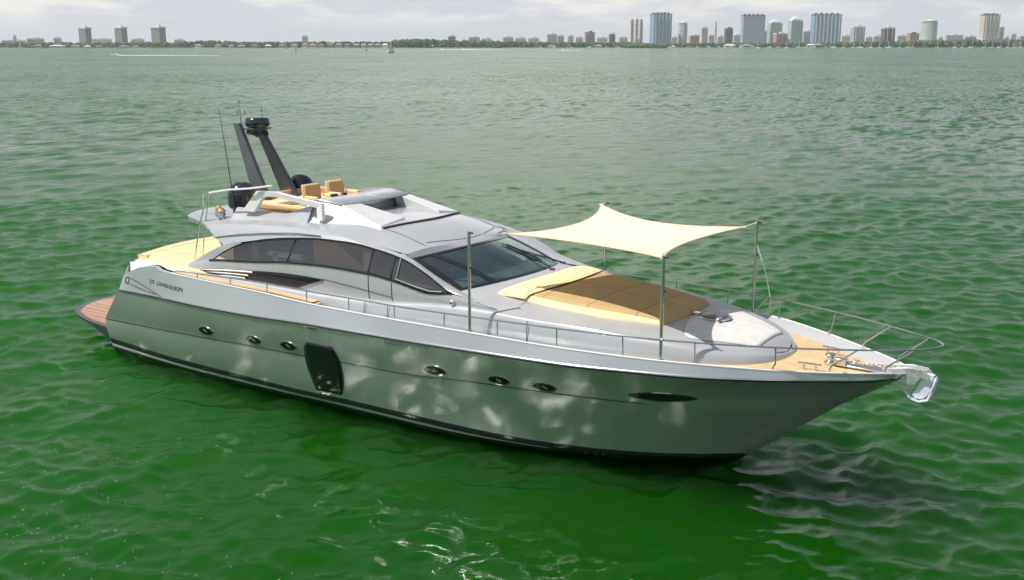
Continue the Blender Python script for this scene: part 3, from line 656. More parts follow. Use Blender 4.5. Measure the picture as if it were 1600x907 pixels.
# lower saloon window and its louvres, wall surface between R1in and R2f
def wally(x, z):
    a = R1in(x); b = R2f(x); t = (z - a[1]) / max(.01, b[1] - a[1]); return a[0] + (b[0] - a[0]) * t + 0.012 * 4 * max(0, t * (1 - t))
for s in (1, -1):
    tp = [(5.95, 2.60), (6.52, 2.71), (7.19, 2.77), (7.84, 2.82), (8.4, 2.865), (8.99, 2.90), (9.6, 2.91), (10.15, 2.90)]
    bt = [(5.97, 2.58), (6.6, 2.57), (7.2, 2.565), (7.9, 2.565), (8.5, 2.565), (8.95, 2.565), (9.32, 2.58), (10.15, 2.89)]
    a, c = resample(tp, 40), resample(bt, 40)
    lw = MB().grid([[(lerp(p, q, j / 4)[0], -s * (wally(*lerp(p, q, j / 4)) + .012), lerp(p, q, j / 4)[1]) for j in range(5)] for p, q in zip(a, c)]).build('lower_window', M['darkglass'], Y, solid=0.016)
    for (x0, z0, x1, z1) in ((6.15, 2.645, 7.95, 2.795), (6.35, 2.615, 7.80, 2.705), (6.75, 2.585, 7.68, 2.625)):
        g = []
        for i in range(21):
            x = x0 + (x1 - x0) * i / 20; z = z0 + (z1 - z0) * (1 - (1 - i / 20) ** 1.3); h = 0.020 * min(1, i / 6 + .15)
            g.append([(x, -s * (wally(x, z) + .03), z + h), (x, -s * (wally(x, z) + .055), z), (x, -s * (wally(x, z) + .03), z - h)])
        MB().grid(g).build('louvre', M['white'], lw, solid=.008)
    MB().tube([(x, -s * (wally(x, z) + .005), z) for x, z in [(10.15, 2.905), (10.8, 2.86), (11.5, 2.80), (12.0, 2.75)]], 0.006, 6).build('panel_seam', M['groove'], Y)
    for xa, xb in ((11.40, 11.45), (12.02, 12.06)):
        MB().tube([(xa, -s * (wally(xa, z) + .004), z) for z in np.linspace(R1f(xa)[1] + .03, R2f(xa)[1] - .03, 6)], 0.008, 6).build('door_seam', M['groove'], Y)
        MB().tube([(xa, -s * (TBf(xa) + .012 - .06 * max(0, t - .5)), SH(xa)[1] - DR(xa) + (R1f(xa)[1] - SH(xa)[1] + DR(xa)) * t) for t in np.linspace(0, .93, 6)], 0.007, 6).build('door_seam', M['groove'], Y)
    MB().tube([(15.35, -s * (TBf(15.35) + .014 - .07 * max(0, t - .6)), SH(15.35)[1] - DR(15.35) + (R1f(15.35)[1] - SH(15.35)[1] + DR(15.35)) * t) for t in np.linspace(0, .95, 6)], 0.008, 6).build('panel_seam', M['groove'], Y)
    nl = MB().lathe((13.57, -s * 2.19, 2.86), [(0, -.045), (.04, -.045), (.045, 0), (.03, .035), (0, .05)], 12).build('navigation_light', M['white'], Y)
    MB().lathe((13.57, -s * 2.225, 2.855), [(0, -.03), (.025, -.02), (.028, .01), (0, .03)], 10).build('lens', M['red'], nl)
# roof-side grab rail
for s in (1, -1):
    pts = [(6.39, 3.40), (7.27, 3.56), (8.18, 3.68), (9.08, 3.77), (9.87, 3.79)]; P = [(x, -s * 2.06, z) for x, z in pts]
    q = MB().tube(resample(P, 20), 0.013, 6)
    for p in P: q.tube([p, (p[0], p[1] + s * .10, p[2] - .02)], 0.011, 6)
    q.build('grab_rail', M['steel'], Y)
# cabin interior, seen through the glass
for s in (1, -1):
    MB().box((11.16, -s * 1.98, 3.2), (.22, .03, .75), rz=.05).build('curtain', M['sofa'], Y)
    MB().prism([(9.3, -s * 1.7, 2.7), (11.2, -s * 1.7, 2.7), (10.6, -s * 1.7, 3.25), (10.0, -s * 1.72, 3.6), (9.3, -s * 1.72, 3.6)], (0, s * .05, 0)).build('cabin_screen', M['tan_seat'], Y)
    MB().box((8.3, -s * 1.6, 3.12), (1.1, .12, .10)).box((8.0, -s * 1.6, 3.0), (.14, .12, .3)).build('side_lamp', M['white'], Y)
MB().box((10.2, 0, 2.30), (8.2, 4.2, .06)).build('cabin_sole', M['interior'], Y)
MB().grid([[(6.9, -2.0, 2.3), (6.9, 2.0, 2.3)], [(6.9, -1.9, 3.5), (6.9, 1.9, 3.5)]]).build('aft_bulkhead', M['darkglass'], Y, solid=.03)
sf = MB(); [sf.box(*q) for q in (((8.3, 1.5, 2.6), (2.4, .8, .5)), ((8.3, 1.8, 3.0), (2.4, .25, .5)), ((8.6, -1.6, 2.6), (1.8, .6, .45)), ((10.6, 1.5, 2.7), (1.6, .7, .8)))]
sf.build('saloon_sofa', M['sofa'], Y, bevel=.05)
MB().box((10.2, -1.3, 2.75), (.7, .6, .06)).box((10.2, -1.3, 2.5), (.12, .12, .5)).box((11.0, .9, 2.95), (.06, 1.8, 1.2)).box((7.6, -1.85, 3.1), (.18, .1, 1.2)).build('saloon_furniture', M['interior'], Y, bevel=.01)
MB().grid([[(12.75, -1.5, 2.98), (12.75, 1.5, 2.98)], [(13.25, -1.6, 3.0), (13.25, 1.6, 3.0)], [(13.45, -1.6, 2.96), (13.45, 1.6, 2.96)]]).build('dashboard', M['darkcab'], Y, solid=.04)
MB().grid([[(13.1, -.55, 3.03), (12.95, 1.5, 3.02)], [(13.95, -.45, 3.07), (13.45, 1.62, 3.0)]]).build('dash_cover', M['dash'], Y, solid=.015)
hs = MB(); [hs.box((11.9, y, 2.9), (.5, .5, .5)).box((11.65, y, 3.15), (.12, .5, .65)) for y in (-1.05, -.35)]
hs.build('helm_seat', M['darkcab'], Y, bevel=.06)
MB().tube([(12.55 + .17 * math.sin(a) * .5, -.95 + .19 * math.cos(a), 3.05 + .17 * math.sin(a)) for a in np.linspace(0, 2 * math.pi, 20)], .014, 6).build('steering_wheel', M['darkcab'], Y)

# ---- bathing platform
def plat(n=40):
    pts = []
    for i in range(n + 1):
        v = -1 + 2 * i / n; pts.append((-0.92 + 1.15 * abs(v) ** 2.6 + (0.9 * max(0, abs(v) - .93) / .07), 1.95 * v + .18 * v * min(1, max(0, abs(v) - .93) / .07), 0))
    return pts
O = plat(); topz = 0.62
side = [(p[0], p[1], topz) for p in O]; low = [(p[0] + .10, p[1] * .98, topz - .13) for p in O]; bo = [(p[0] + .7, p[1] * .88, .26) for p in O]
e0 = [(2.6, 2.30 * (-1 + 2 * i / 40), topz) for i in range(41)]; e1 = [(2.6, 2.25 * (-1 + 2 * i / 40), .15) for i in range(41)]
pl = MB().grid([e0, side, low]).grid([[side[0], low[0], bo[0]], [e0[0], lerp(e0[0], e1[0], .35), e1[0]]]).grid([[side[-1], low[-1], bo[-1]], [e0[-1], lerp(e0[-1], e1[-1], .35), e1[-1]]]).build('bathing_platform', M['mast'], Y, sharp=30)  # dark grey here paints in the shading on the platform sides
MB().grid([low, bo, e1]).build('platform_bottom', M['antifoul'], pl)
MB().grid([[(p[0] * .93 + .12, p[1] * .95, topz + .006) for p in O], [(2.3, 2.12 * (-1 + 2 * i / 40), topz + .006) for i in range(41)]]).build('teak_pad', M['teak_red'], pl)

# ---- cockpit sun bed base
cb = MB(); 
rows_ = [[(3.55 - .62 * (1 - v * v) ** 1.3, 2.58 * v, 2.26 + .22 * (1 - v * v) ** 1.3) for v in vs_], [(3.47 - .60 * (1 - v * v) ** 1.3, 2.36 * v, 2.50 + .03 * (1 - v * v) ** 1.3) for v in vs_], [(3.62 - .56 * (1 - v * v) ** 1.3, 2.34 * v, 2.585) for v in vs_], [(4.6, 2.40 * v, 2.59) for v in vs_], [(5.3, 2.40 * v, 2.57) for v in vs_], [(6.6, 2.34 * v, 2.53) for v in vs_]]
cb.grid(rows_)
for s in (1, -1):
    xs_ = np.linspace(3.56, 5.6, 20); cb.grid([[(x, s * (deck_b(x) + .12), SH(x)[1] + .004) for x in xs_], [(max(3.47, x - .05), s * (2.36 + .04 * min(1, (x - 3.56))), 2.52 + .07 * min(1, (x - 3.5) * 3) - .03 * max(0, x - 5)) for x in xs_]])
cb.build('cockpit_coaming', M['white'], Y, sharp=20)

# ---- flybridge
ZF = 3.99
sc = MB()
for s in (1, -1):
    A, B, C_, D = (9.67, s * 1.12, 4.33), (9.72, s * .72, 4.35), (11.0, s * .59, roofz(11, .59) + .05), (10.97, s * 1.33, roofz(10.97, 1.33) + .05)
    B0, A0 = (9.72, s * .72, ZF), (9.3, s * 1.62, roofz(9.3, 1.62) - .02); D0 = (11.05, s * 1.42, roofz(11.05, 1.42) - .02); C0 = (11.05, s * .58, roofz(11.05, .58) - .02)
    A1 = (8.9, s * 1.62, roofz(8.9, 1.62) - .02); T1 = (8.75, s * 1.28, 4.36)
    sc.add([A, B, C_, D], [(0, 1, 2, 3)]); sc.add([B, B0, C0, C_], [(0, 1, 2, 3)]); sc.add([D, C_, C0, D0], [(0, 1, 2, 3)])
    sc.add([A, D, D0, A0], [(0, 1, 2, 3)]); sc.add([A, A0, A1, T1], [(0, 1, 2, 3)])
# close the aft mouths of the fairing
for s in (1, -1): sc.add([(8.75, s * 1.28, 4.36), (8.9, s * 1.62, roofz(8.9, 1.62) - .02), (8.75, s * 1.28, ZF), (9.62, s * 1.10, 4.30), (9.62, s * 1.10, ZF)], [(0, 1, 2), (0, 2, 4, 3)])
scoop = sc.build('flybridge_fairing', M['fairing'], Y, smooth=False, bevel=.012)
MB().grid([[(9.67 + .22 * (1 - (y / 1.12) ** 2), y, 4.33 + .03 * (1 - (y / 1.12) ** 2)) for y in np.linspace(-1.16, 1.16, 20)], [(9.0 + .1 * (1 - (y / 1.2) ** 2), y, 4.40) for y in np.linspace(-1.22, 1.22, 20)], [(8.75, y, 4.37) for y in np.linspace(-1.28, 1.28, 20)]]).build('console_hood', M['silver'], Y, solid=.03)
MB().grid([[(9.62, -.75, ZF - .02), (9.62, .75, ZF - .02)], [(9.55, -.75, 4.33), (9.55, .75, 4.33)]]).build('scoop_back_wall', M['silver_matt'], Y, solid=.02)
MB().box((8.85, -.55, 4.42), (.08, .22, .05), ry=.5).box((8.85, -.2, 4.42), (.05, .14, .05), ry=.5).build('instrument_pod', M['black'], Y, bevel=.02)
# coamings
for s in (1, -1):
    xs_ = np.linspace(6.5, 9.05, 18); hgt = (lambda x: 4.10 + .27 * min(1, max(0, (x - 6.5) / 2.0))) if s == 1 else (lambda x: 4.04 + .20 * max(0, (x - 8.2) / .6))
    MB().grid([[(x, s * (1.62 if s == 1 else 1.64), roofz(x, 1.62) - .02), (x, s * 1.42, hgt(x)), (x, s * 1.34, hgt(x) + .005), (x, s * 1.30, ZF - .02)] for x in xs_]).build('flybridge_coaming', M['silver'], Y, sharp=50)
MB().box((7.7, 0, ZF - .02), (2.3, 2.7, .04)).build('flybridge_floor', M['teak'], Y)
# tan settees
def pad(name, boxes, m, parent=Y, bev=.045):
    b = MB(); [b.box(*q) for q in boxes]; return b.build(name, m, parent, bevel=bev)
pad('settee_seat', [((7.1, .95, 4.04), (1.7, .6, .14)), ((6.72, 0, 4.04), (.62, 1.5, .14))], M['cushion2'])
pad('settee_back', [((6.95, 1.26, 4.14), (2.1, .14, .26)), ((6.38, .35, 4.14), (.15, 1.9, .24))], M['tan_seat'])
pad('bench_seat', [((8.0, -1.02, 4.04), (2.0, .55, .16))], M['cushion2'])
pad('bench_back', [((7.8, -1.28, 4.12), (1.8, .08, .14))], M['tan_seat'])
def chair(x, y):
    c = empty('pilot_seat', (x, y, ZF), parent=Y); c.matrix_parent_inverse = parent_inv(Y)
    pad('seat', [((x, y, 4.22), (.46, .50, .13))], M['cushion2'], c, .04)
    bk = pad('backrest', [((x - .25, y, 4.42), (.10, .50, .40), 0, -.12)], M['tan_seat'], c, .03)
    pad('piping', [((x - .295, y, 4.42), (.05, .53, .43), 0, -.12)], M['cushion2'], bk, .02)
    for s in (1, -1): pad('armrest', [((x + .02, y + s * .29, 4.36), (.40, .08, .07)), ((x + .18, y + s * .29, 4.28), (.07, .07, .14))], M['cushion2'], c, .02)
    MB().tube([(x, y, ZF), (x, y, 4.18)], .05, 10).build('pedestal', M['steel'], c)
chair(8.42, -.58); chair(8.36, .26)
# angular white hoop on the starboard side
fr = [(6.92, 4.02), (7.42, 4.52), (8.03, 4.55), (9.52, 4.40), (9.52, 4.02)]; fi = [(7.30, 4.02), (7.62, 4.40), (8.0, 4.43), (9.33, 4.29), (9.34, 4.02)]
for s in (1, -1):
    if s == -1: continue
    b = MB(); n = len(fr)
    for i in range(n - 1):
        q = [(fr[i][0], -1.62, fr[i][1]), (fr[i + 1][0], -1.62, fr[i + 1][1]), (fi[i + 1][0], -1.60, fi[i + 1][1]), (fi[i][0], -1.60, fi[i][1])]; b.prism(q, (0, .10, 0))
    b.build('flybridge_hoop', M['white'], Y, smooth=False, bevel=.012)

# ---- radar mast
def leg(s, base, top, w0, w1, th):
    b = MB(); g = []
    for i in range(13):
        t = i / 12; c = lerp(base, top, t); w_ = w0 + (w1 - w0) * t ** .8; y = c[1]
        g.append([(c[0] - w_ / 2, y - th / 2, c[2]), (c[0] + w_ / 2, y - th / 2, c[2]), (c[0] + w_ / 2, y + th / 2, c[2]), (c[0] - w_ / 2, y + th / 2, c[2])])
    b.grid(g, close=True); b.add(g[-1], [(0, 1, 2, 3)]); return b
mast = empty('radar_mast', (6.2, 0, 4.0), parent=Y); mast.matrix_parent_inverse = parent_inv(Y)
leg(-1, (6.38, -.46, 4.0), (5.42, -.34, 5.92), .60, .20, .12).build('mast_leg', M['mast'], mast, smooth=False, bevel=.015)
leg(1, (6.42, .46, 4.0), (5.42, .30, 5.86), .60, .20, .12).build('mast_leg', M['mast'], mast, smooth=False, bevel=.015)
MB().box((5.66, 0.0, 5.78), (.52, .62, .035)).box((5.72, .0, 5.70), (.20, .5, .10)).build('mast_crossbeam', M['mast'], mast, bevel=.01)
MB().lathe((5.74, .02, 5.83), [(0, -.03), (.20, -.03), (.28, 0), (.30, .04), (.30, .17), (.27, .215), (.20, .23), (0, .24)], 32).build('radar_scanner', M['dome'], mast, sharp=60)
hn = MB()
for y in (-.13, .16):
    hn.lathe((0, 0, 0), [(0, 0)], 1) if False else hn.tube([(5.62, y, 5.66), (5.80, y, 5.65), (5.86, y, 5.65), (5.89, y, 5.65)], [.03, .045, .07, .075], 14)
hn.build('horn', M['black'], mast)
MB().tube([(5.30, -.12, 5.8), (5.28, -.12, 6.40)], .014, 8).tube([(5.28, -.12, 6.38), (5.28, -.12, 6.46)], .035, 8).tube([(5.28, -.20, 6.12), (5.28, -.20, 6.24)], .022, 8).tube([(5.34, -.02, 6.12), (5.34, -.02, 6.22)], .022, 8).tube([(5.28, -.22, 6.12), (5.36, 0.0, 6.12)], .01, 6).build('anchor_light', M['steel'], mast)
MB().tube([(5.75, .2, 5.95), (5.70, .2, 6.30)], .008, 6).build('short_aerial', M['groove'], mast)
for s, x in ((-1, 6.17), (1, 6.17)):
    z0 = roofz(x, .97); d = MB().lathe((x, s * .97, z0 - .02), [(0, 0), (.22, 0), (.24, .08), (.27, .12)], 28).build('satellite_dome', M['darkcab'], Y)
    MB().lathe((x, s * .97, z0 + .08), [(.29, 0), (.325, .03), (.33, .10), (.33, .34)] + [(.33 * math.cos(a), .34 + .30 * math.sin(a)) for a in np.linspace(.1, math.pi / 2, 12)], 32).build('dome_shell', M['dome'], d, sharp=60)
MB().tube([(6.34, -1.32, 3.85), (6.30, -1.31, 4.0), (6.05, -1.26, 5.2), (5.80, -1.2, 6.30)], [.02, .014, .010, .006], 6).build('whip_aerial', M['groove'], Y)
# stair rail at the aft starboard corner of the hardtop, bimini bar
st = MB().tube([(5.22, -1.75, 2.60), (5.50, -1.75, 3.55), (5.75, -1.75, 4.08), (5.93, -1.75, 4.38)], .018, 8).tube([(5.35, -1.62, 2.60), (5.60, -1.66, 3.55), (5.80, -1.7, 4.1), (5.93, -1.75, 4.38)], .014, 8)
st.build('stair_rail', M['steel'], Y)
MB().tube([(5.93, -1.75, 4.38), (6.6, -1.74, 4.50), (7.29, -1.72, 4.58), (7.95, -1.6, 4.68)], .022, 6).build('bimini_bar', M['white'], Y)
MB().tube([(5.93, -1.75, 4.38), (5.4, -1.5, 4.30), (5.0, -1.2, 3.82)], .012, 6).build('brace_wire', M['steel'], Y)
for x, y in ((5.75, -1.35), (6.10, -1.55)):
    a = MB().lathe((x, y, roofz(6, 1.4) - .03), [(0, 0), (.085, 0), (.085, .14), (.06, .19), (0, .19)], 14).build('deck_lamp', M['steel'], Y)
    MB().lathe((x, y, roofz(6, 1.4) + .16), [(.095, -.02), (.10, .0), (.05, .07), (0, .08)], 14).build('lamp_cap', M['tan_seat'], a)

# ---- bow rails
for s in (1, -1):
    top = [(5.7, 2.66, 2.62), (6.5, 2.70, 2.66), (7.65, 2.71, 2.70), (8.85, 2.71, 2.73), (10.05, 2.70, 2.725), (11.25, 2.68, 2.725), (12.45, 2.64, 2.72), (13.68, 2.58, 2.735), (14.9, 2.51, 2.755), (16.15, 2.40, 2.77), (17.43, 2.25, 2.79), (18.69, 1.96, 2.81), (19.94, 1.53, 2.83), (21.16, .95, 2.85), (21.96, .44, 2.87), (22.22, .16, 2.885), (22.27, .05, 2.89), (22.28, 0, 2.89)]
    f = cr([(p[0], p[1], p[2]) for p in top[:-1]]); P = [(x, -s * f(x)[0], f(x)[1]) for x in list(np.linspace(5.7, 21.9, 110)) + [22.0, 22.08, 22.15, 22.20, 22.24]] + [(22.27, -s * .05, 2.89), (22.28, 0, 2.89)]
    P = [(5.6, -s * 2.66, 2.56)] + P
    rail = MB().tube(P, .0155, 8).build('guard_rail', M['steel'], Y)
    for x in (6.5, 7.65, 8.85, 10.05, 11.25, 12.45, 13.68, 14.9, 16.15, 17.43, 18.68):
        b, z = SH(x); q = f(x + .01); MB().tube([(x, -s * (b - .05), z), (x + .01, -s * q[0], q[1])], .0145, 8).build('stanchion', M['steel'], rail)
    for (x, b, z), (xt, bt, zt), k in (((19.88, 1.40, 2.39), (19.96, 1.52, 2.83), .3), ((20.69, .90, 2.38), (21.16, .95, 2.85), .25), ((21.46, .38, 2.37), (21.96, .44, 2.87), .25)):
        MB().tube([(x, -s * b, z), (x + .01, -s * b, z + .06), (x + .05, -s * (b + .01), z + .12), (xt, -s * bt, zt)], .0145, 8).build('stanchion', M['steel'], rail)
# ---- foredeck fittings
def fpatch(poly, lift, m, name, nx=14, ny=14, thick=.012):
    """quad patch on the foredeck skin, corners poly = aft stbd, fwd stbd, fwd port, aft port"""
    a, b, c, d = poly; g = []
    for i in range(nx + 1):
        r = []
        for j in range(ny + 1):
            u, v = i / nx, j / ny; p = lerp(lerp(a, b, u), lerp(d, c, u), v); r.append((p[0], p[1], forez(*p[:2]) + lift))
        g.append(r)
    return MB().grid(g).build(name, m, Y, solid=thick)
ns = []; 
for i in range(21):
    t = i / 20; xc = 17.78 + 1.52 * t; hw = .98 * (1 - t) ** .6 * .35 + .98 - .42 * t - .33 * (1 - (1 - max(0, .18 - t) / .18) ** .5 if t < .18 else 0)
    hw = min(hw, R1in(xc)[0] - .18) ; ns.append([(xc + .25 * abs(v) ** 2 * (1 - t), hw * v, forez(xc + .25 * abs(v) ** 2 * (1 - t), hw * v) + .012) for v in np.linspace(-1, 1, 17)])
MB().grid(ns).build('nonskid_panel', M['nonskid'], Y, solid=.014)
hz = forez(18.08, .12); ht = MB().lathe((18.08, .14, hz), [(0, .0), (.32, .0), (.33, .035), (.29, .05), (0, .055)], 32).build('deck_hatch', M['steel'], Y, sharp=60)
MB().lathe((18.08, .14, hz + .04), [(.275, -.01), (.275, .02), (.24, .035), (0, .045)], 32).build('hatch_cover', M['mast'], ht)
MB().box((17.78, .02, hz + .05), (.14, .12, .09)).box((18.3, -.12, hz + .07), (.06, .16, .02)).build('hatch_hinge', M['steel'], ht, bevel=.01)
wd = 2.26
wl_o = MB().box((20.98, 0, wd + .03), (.95, .26, .03)).lathe((20.42, -.05, wd), [(0, 0), (.11, 0), (.11, .05), (.065, .07), (.06, .14), (.10, .17), (.08, .20), (0, .21)], 20).box((20.62, -.08, wd + .09), (.22, .16, .12)).box((20.85, .03, wd + .08), (.12, .10, .08)).build('windlass', M['steel'], Y, bevel=.008)
for s in (1, -1):
    b, z = .62, wd; MB().tube([(20.15, s * b, z), (20.15, s * b, z + .10)], .02, 8).tube([(20.35, s * b * .95, z), (20.35, s * b * .95, z + .10)], .02, 8).tube([(20.05, s * b * 1.02, z + .11), (20.45, s * b * .93, z + .11)], .02, 8).build('mooring_cleat', M['steel'], Y)
# bow roller cheeks
br = MB()
for s in (1, -1):
    br.prism([(21.35, s * .15, 2.37), (21.78, s * .13, 2.45), (22.05, s * .12, 2.44), (22.14, s * .12, 2.36), (22.13, s * .12, 2.28), (22.0, s * .12, 2.30), (21.9, s * .12, 2.16), (21.74, s * .12, 2.14), (21.6, s * .13, 2.20)], (0, -s * .02, 0))
br.box((21.7, 0, 2.36), (.7, .24, .02), ry=-.08).tube([(21.98, -.11, 2.36), (21.98, .11, 2.36)], .06, 14).build('bow_roller', M['brushed'], Y, sharp=30, bevel=.006)
# draught marks near the forefoot
dm = MB()
for i, x in enumerate((16.25, 16.42, 16.56)):
    t = (x - 2.3) / (18.68 - 2.3); p, q = row('CH', (x - 2.3) / 16.7), row('WL', t); c = lerp(p, q, .5)
    dm.box((x, c[1] - .010, c[2]), (.022, .006, .05)).box((x + .03, c[1] - .002, c[2] + .012), (.03, .006, .012))
dm.build('draught_marks', M['mast'], Y)

# ================================================================== things on the yacht
def cushion_thing(name, label, cat, base): return empty(name, base, label, cat)
# aft sun pad
a = cushion_thing('aft_sun_pad', 'wide cream yellow sun pad filling the stern deck behind the cabin', 'sun pad', (4.9, 0, 2.52))
def padgrid(xa, xb, hb, z, th, name, m, parent, fz=None, n=28, flat=False):
    g1 = []; 
    for i in range(n + 1):
        t = i / n; row_ = []
        for j in range(n + 1):
            v = -1 + 2 * j / n; x = xa(v) + (xb(v) - xa(v)) * t; y = hb(x) * v; e = min(min(t, 1 - t) * (abs(xb(0) - xa(0))), (1 - abs(v)) * hb(x)); h = th * (1 - max(0, 1 - e / .09) ** 2 * .8)
            row_.append((x, y, (fz(x, y) if fz else z) + h))
        g1.append(row_)
    lo_ = [[(p[0], p[1], (fz(p[0], p[1]) if fz else z) - .01) for p in r] for r in g1]
    b = MB().grid(g1); b.grid([g1[0], lo_[0]]); b.grid([g1[-1], lo_[-1]]); b.grid([[r[0] for r in g1], [r[0] for r in lo_]]); b.grid([[r[-1] for r in g1], [r[-1] for r in lo_]])
    return b.build(name, m, parent, sharp=50)
padgrid(lambda v: 3.72 - .50 * (1 - v * v) ** 1.3, lambda v: 6.35, lambda x: min(2.30, 2.05 + (x - 3.7) * .35) if x > 3.7 else 2.05, 2.56, .13, 'mattress', M['cushion'], a)
bo_ = MB()
g = [[(3.62 - .56 * (1 - v * v) ** 1.3, 2.18 * v, 2.58), (3.58 - .56 * (1 - v * v) ** 1.3, 2.18 * v, 2.70), (3.70 - .56 * (1 - v * v) ** 1.3, 2.14 * v, 2.73), (3.82 - .54 * (1 - v * v) ** 1.3, 2.08 * v, 2.69), (3.84 - .54 * (1 - v * v) ** 1.3, 2.06 * v, 2.57)] for v in np.linspace(-1, 1, 40)]
bo_.grid(g, close=True); bo_.add(g[0], [(0, 1, 2, 3, 4)]); bo_.add(g[-1], [(0, 1, 2, 3, 4)]); bo_.build('edge_bolster', M['cushion2'], a)
# foredeck sun bed
b = cushion_thing('foredeck_sun_bed', 'tan sun bed with cream borders in the shade of the ivory awning', 'sun bed', (16.2, 0, 2.85))
hbf = cr([(14.3, 1.30), (14.9, 1.46), (16, 1.46), (17, 1.36), (18, 1.24)])
hbt = cr([(14.8, 1.38), (15.4, 1.36), (16.2, 1.28), (17.0, 1.12), (17.68, 0.985)])
padgrid(lambda v: 14.98 - .26 * v * v + .12, lambda v: 17.70 - .12 * v * v, hbt, 0, .115, 'mattress', M['tan'], b, fz=forez, n=34)
padgrid(lambda v: 14.95 - .30 * v * v, lambda v: 17.69 - .13 * v * v, cr([(14.6, 1.44), (15.4, 1.47), (16.4, 1.40), (17.2, 1.16), (17.7, 0.98)]), 0, .075, 'cream_border', M['cushion2'], b, fz=forez, n=34)
g = []
for v in np.linspace(-1, 1, 34):
    xa = 14.34 - .22 * v * v; xb = 15.10 - .26 * v * v; e = (1 - max(0, abs(v) - .93) / .07 * .5); rr_ = []
    for j in range(9):
        u = j / 8; x = xa + (xb - xa) * u; y = v * 1.50; rr_.append((x, y, forez(x, y) - .01 + (.155 * math.sin(math.pi * min(1, .06 + u * .62)) ** .6 if 0 < j < 8 else 0.0 + (.13 if j == 8 else 0)) * e))
    g.append(rr_)
MB().grid(g).add(g[0], [tuple(range(9))]).add(g[-1], [tuple(range(9))[::-1]]).build('headrest_bolster', M['cushion2'], b, sharp=60)
# awning
aw = empty('sun_awning', (16.1, 0, 2.45), 'ivory cloth awning stretched on four steel poles over the foredeck', 'awning')
c1, c2, c3, c4 = (14.40, -1.55, 4.22), (14.20, 2.44, 4.30), (17.95, 1.66, 4.25), (18.05, -2.0, 4.22)
N = 44; g = []
for i in range(N + 1):
    u = i / N; r = []
    for j in range(N + 1):
        v = j / N; p = np.array(lerp(lerp(c1, c4, u), lerp(c2, c3, u), v)); ctr = np.array([16.15, .15, 4.22])
        eu, ev = 4 * u * (1 - u), 4 * v * (1 - v)
        # the hems curve inwards between the corners
        pu = np.array([0.0, 0, 0]); pu[1] = (1 - 2 * v) * (.30 if v < .5 else .62) * eu * abs(1 - 2 * v) ** .5; pu[0] = (1 - 2 * u) * (.50 if u < .5 else .42) * ev * abs(1 - 2 * u) ** .5
        pu[2] = -.09 * eu * ev - .07 * (eu * (1 - ev) * (1.0 if v > .5 else .3) + ev * (1 - eu) * 1.0)
        for cu, cv, ph in ((0, 0, .3), (0, 1, 1.1), (1, 1, 2.0), (1, 0, .8)):
            du, dv = u - cu, v - cv; rd = math.hypot(du, dv); aa = math.atan2(abs(dv), abs(du) + 1e-6); pu[2] += .016 * math.sin(aa * 15 + ph) * math.exp(-rd * 3.2) * min(1, rd * 9)
        pu[2] += .010 * math.sin(u * 9 + v * 3) * eu * ev
        r.append(tuple(p + pu))
    g.append(r)
MB().grid(g).build('canopy', M['canvas'], aw, solid=.008)
hem = MB()
for e in (g[0], g[-1], [r[0] for r in g], [r[-1] for r in g]): hem.tube(e, .011, 6)
for cc in (c1, c2, c3, c4): hem.lathe((cc[0], cc[1], cc[2] - .012), [(0, 0), (.05, 0), (.05, .024), (0, .024)], 10)
hem.build('hem', M['cushion2'], aw)
for x, y, z0, z1, r in ((14.27, -2.53, 2.44, 4.39, .030), (18.08, -2.03, 2.40, 4.27, .030), (14.27, 2.53, 2.44, 4.36, .024), (18.08, 2.03, 2.40, 4.34, .024)):
    p = MB().tube([(x, y, z0), (x, y, z1)], r, 12).lathe((x, y, z0), [(0, 0), (r + .03, 0), (r + .03, .03), (r, .05)], 12).build('awning_pole', M['steel'], aw)
    MB().tube([(x, y, z1 - .03), (x + .09, y, z1 - .03)], .016, 8).tube([(x, y, z0 + 1.25), (x + .05, y, z0 + 1.25)], .02, 8).build('pole_fitting', M['black'], p)
tr_ = MB()
tr_.tube([c1, (14.3, -2.1, 4.27), (14.27, -2.5, 4.35)], .007, 5).tube([c2, (14.27, 2.53, 4.33)], .009, 5).tube([c3, (18.08, 2.03, 4.31)], .010, 5).tube([c4, (18.08, -2.03, 4.23)], .01, 5)
tr_.tube([(18.08, 2.03, 3.9), (18.3, 2.06, 3.3), (18.42, 2.05, 2.84)], .010, 5).tube([(18.42, 2.05, 2.84), (18.12, 2.02, 2.46)], .012, 5).tube([(18.42, 2.05, 2.84), (18.44, 2.08, 2.7), (18.40, 2.08, 2.55)], .014, 5).tube([(18.08, 2.03, 4.3), (18.10, 2.05, 3.3), (18.09, 2.04, 2.5)], .008, 5)
tr_.build('tie_rope', M['rope'], aw)
# anchor, held in the bow roller
an = empty('anchor', (22.05, 0, 2.2), 'galvanised steel anchor hanging from the bow roller', 'anchor')
MB().prism([(22.20, -.045, 2.36), (22.02, -.045, 2.38), (21.93, -.045, 2.10), (21.86, -.045, 1.96), (21.92, -.045, 1.90), (22.04, -.045, 1.90), (22.13, -.045, 2.02)], (0, .09, 0)).build('shank', M['galv'], an, smooth=False, bevel=.012)
fl_ = MB()
for s in (1, -1):
    fl_.grid([[(22.22, s * .04, 2.33), (22.24, s * .10, 2.28)], [(22.16, s * .03, 2.10), (22.19, s * .09, 2.06)], [(22.10, 0, 1.92), (22.14, s * .12, 1.92)], [(21.97, 0, 1.86), (21.99, s * .13, 1.88)], [(21.82, 0, 1.90), (21.84, s * .10, 1.91)], [(21.72, 0, 2.00), (21.72, s * .05, 2.02)]])
fl_.build('fluke', M['galv'], an, solid=.03, bevel=.006)
ch = MB()
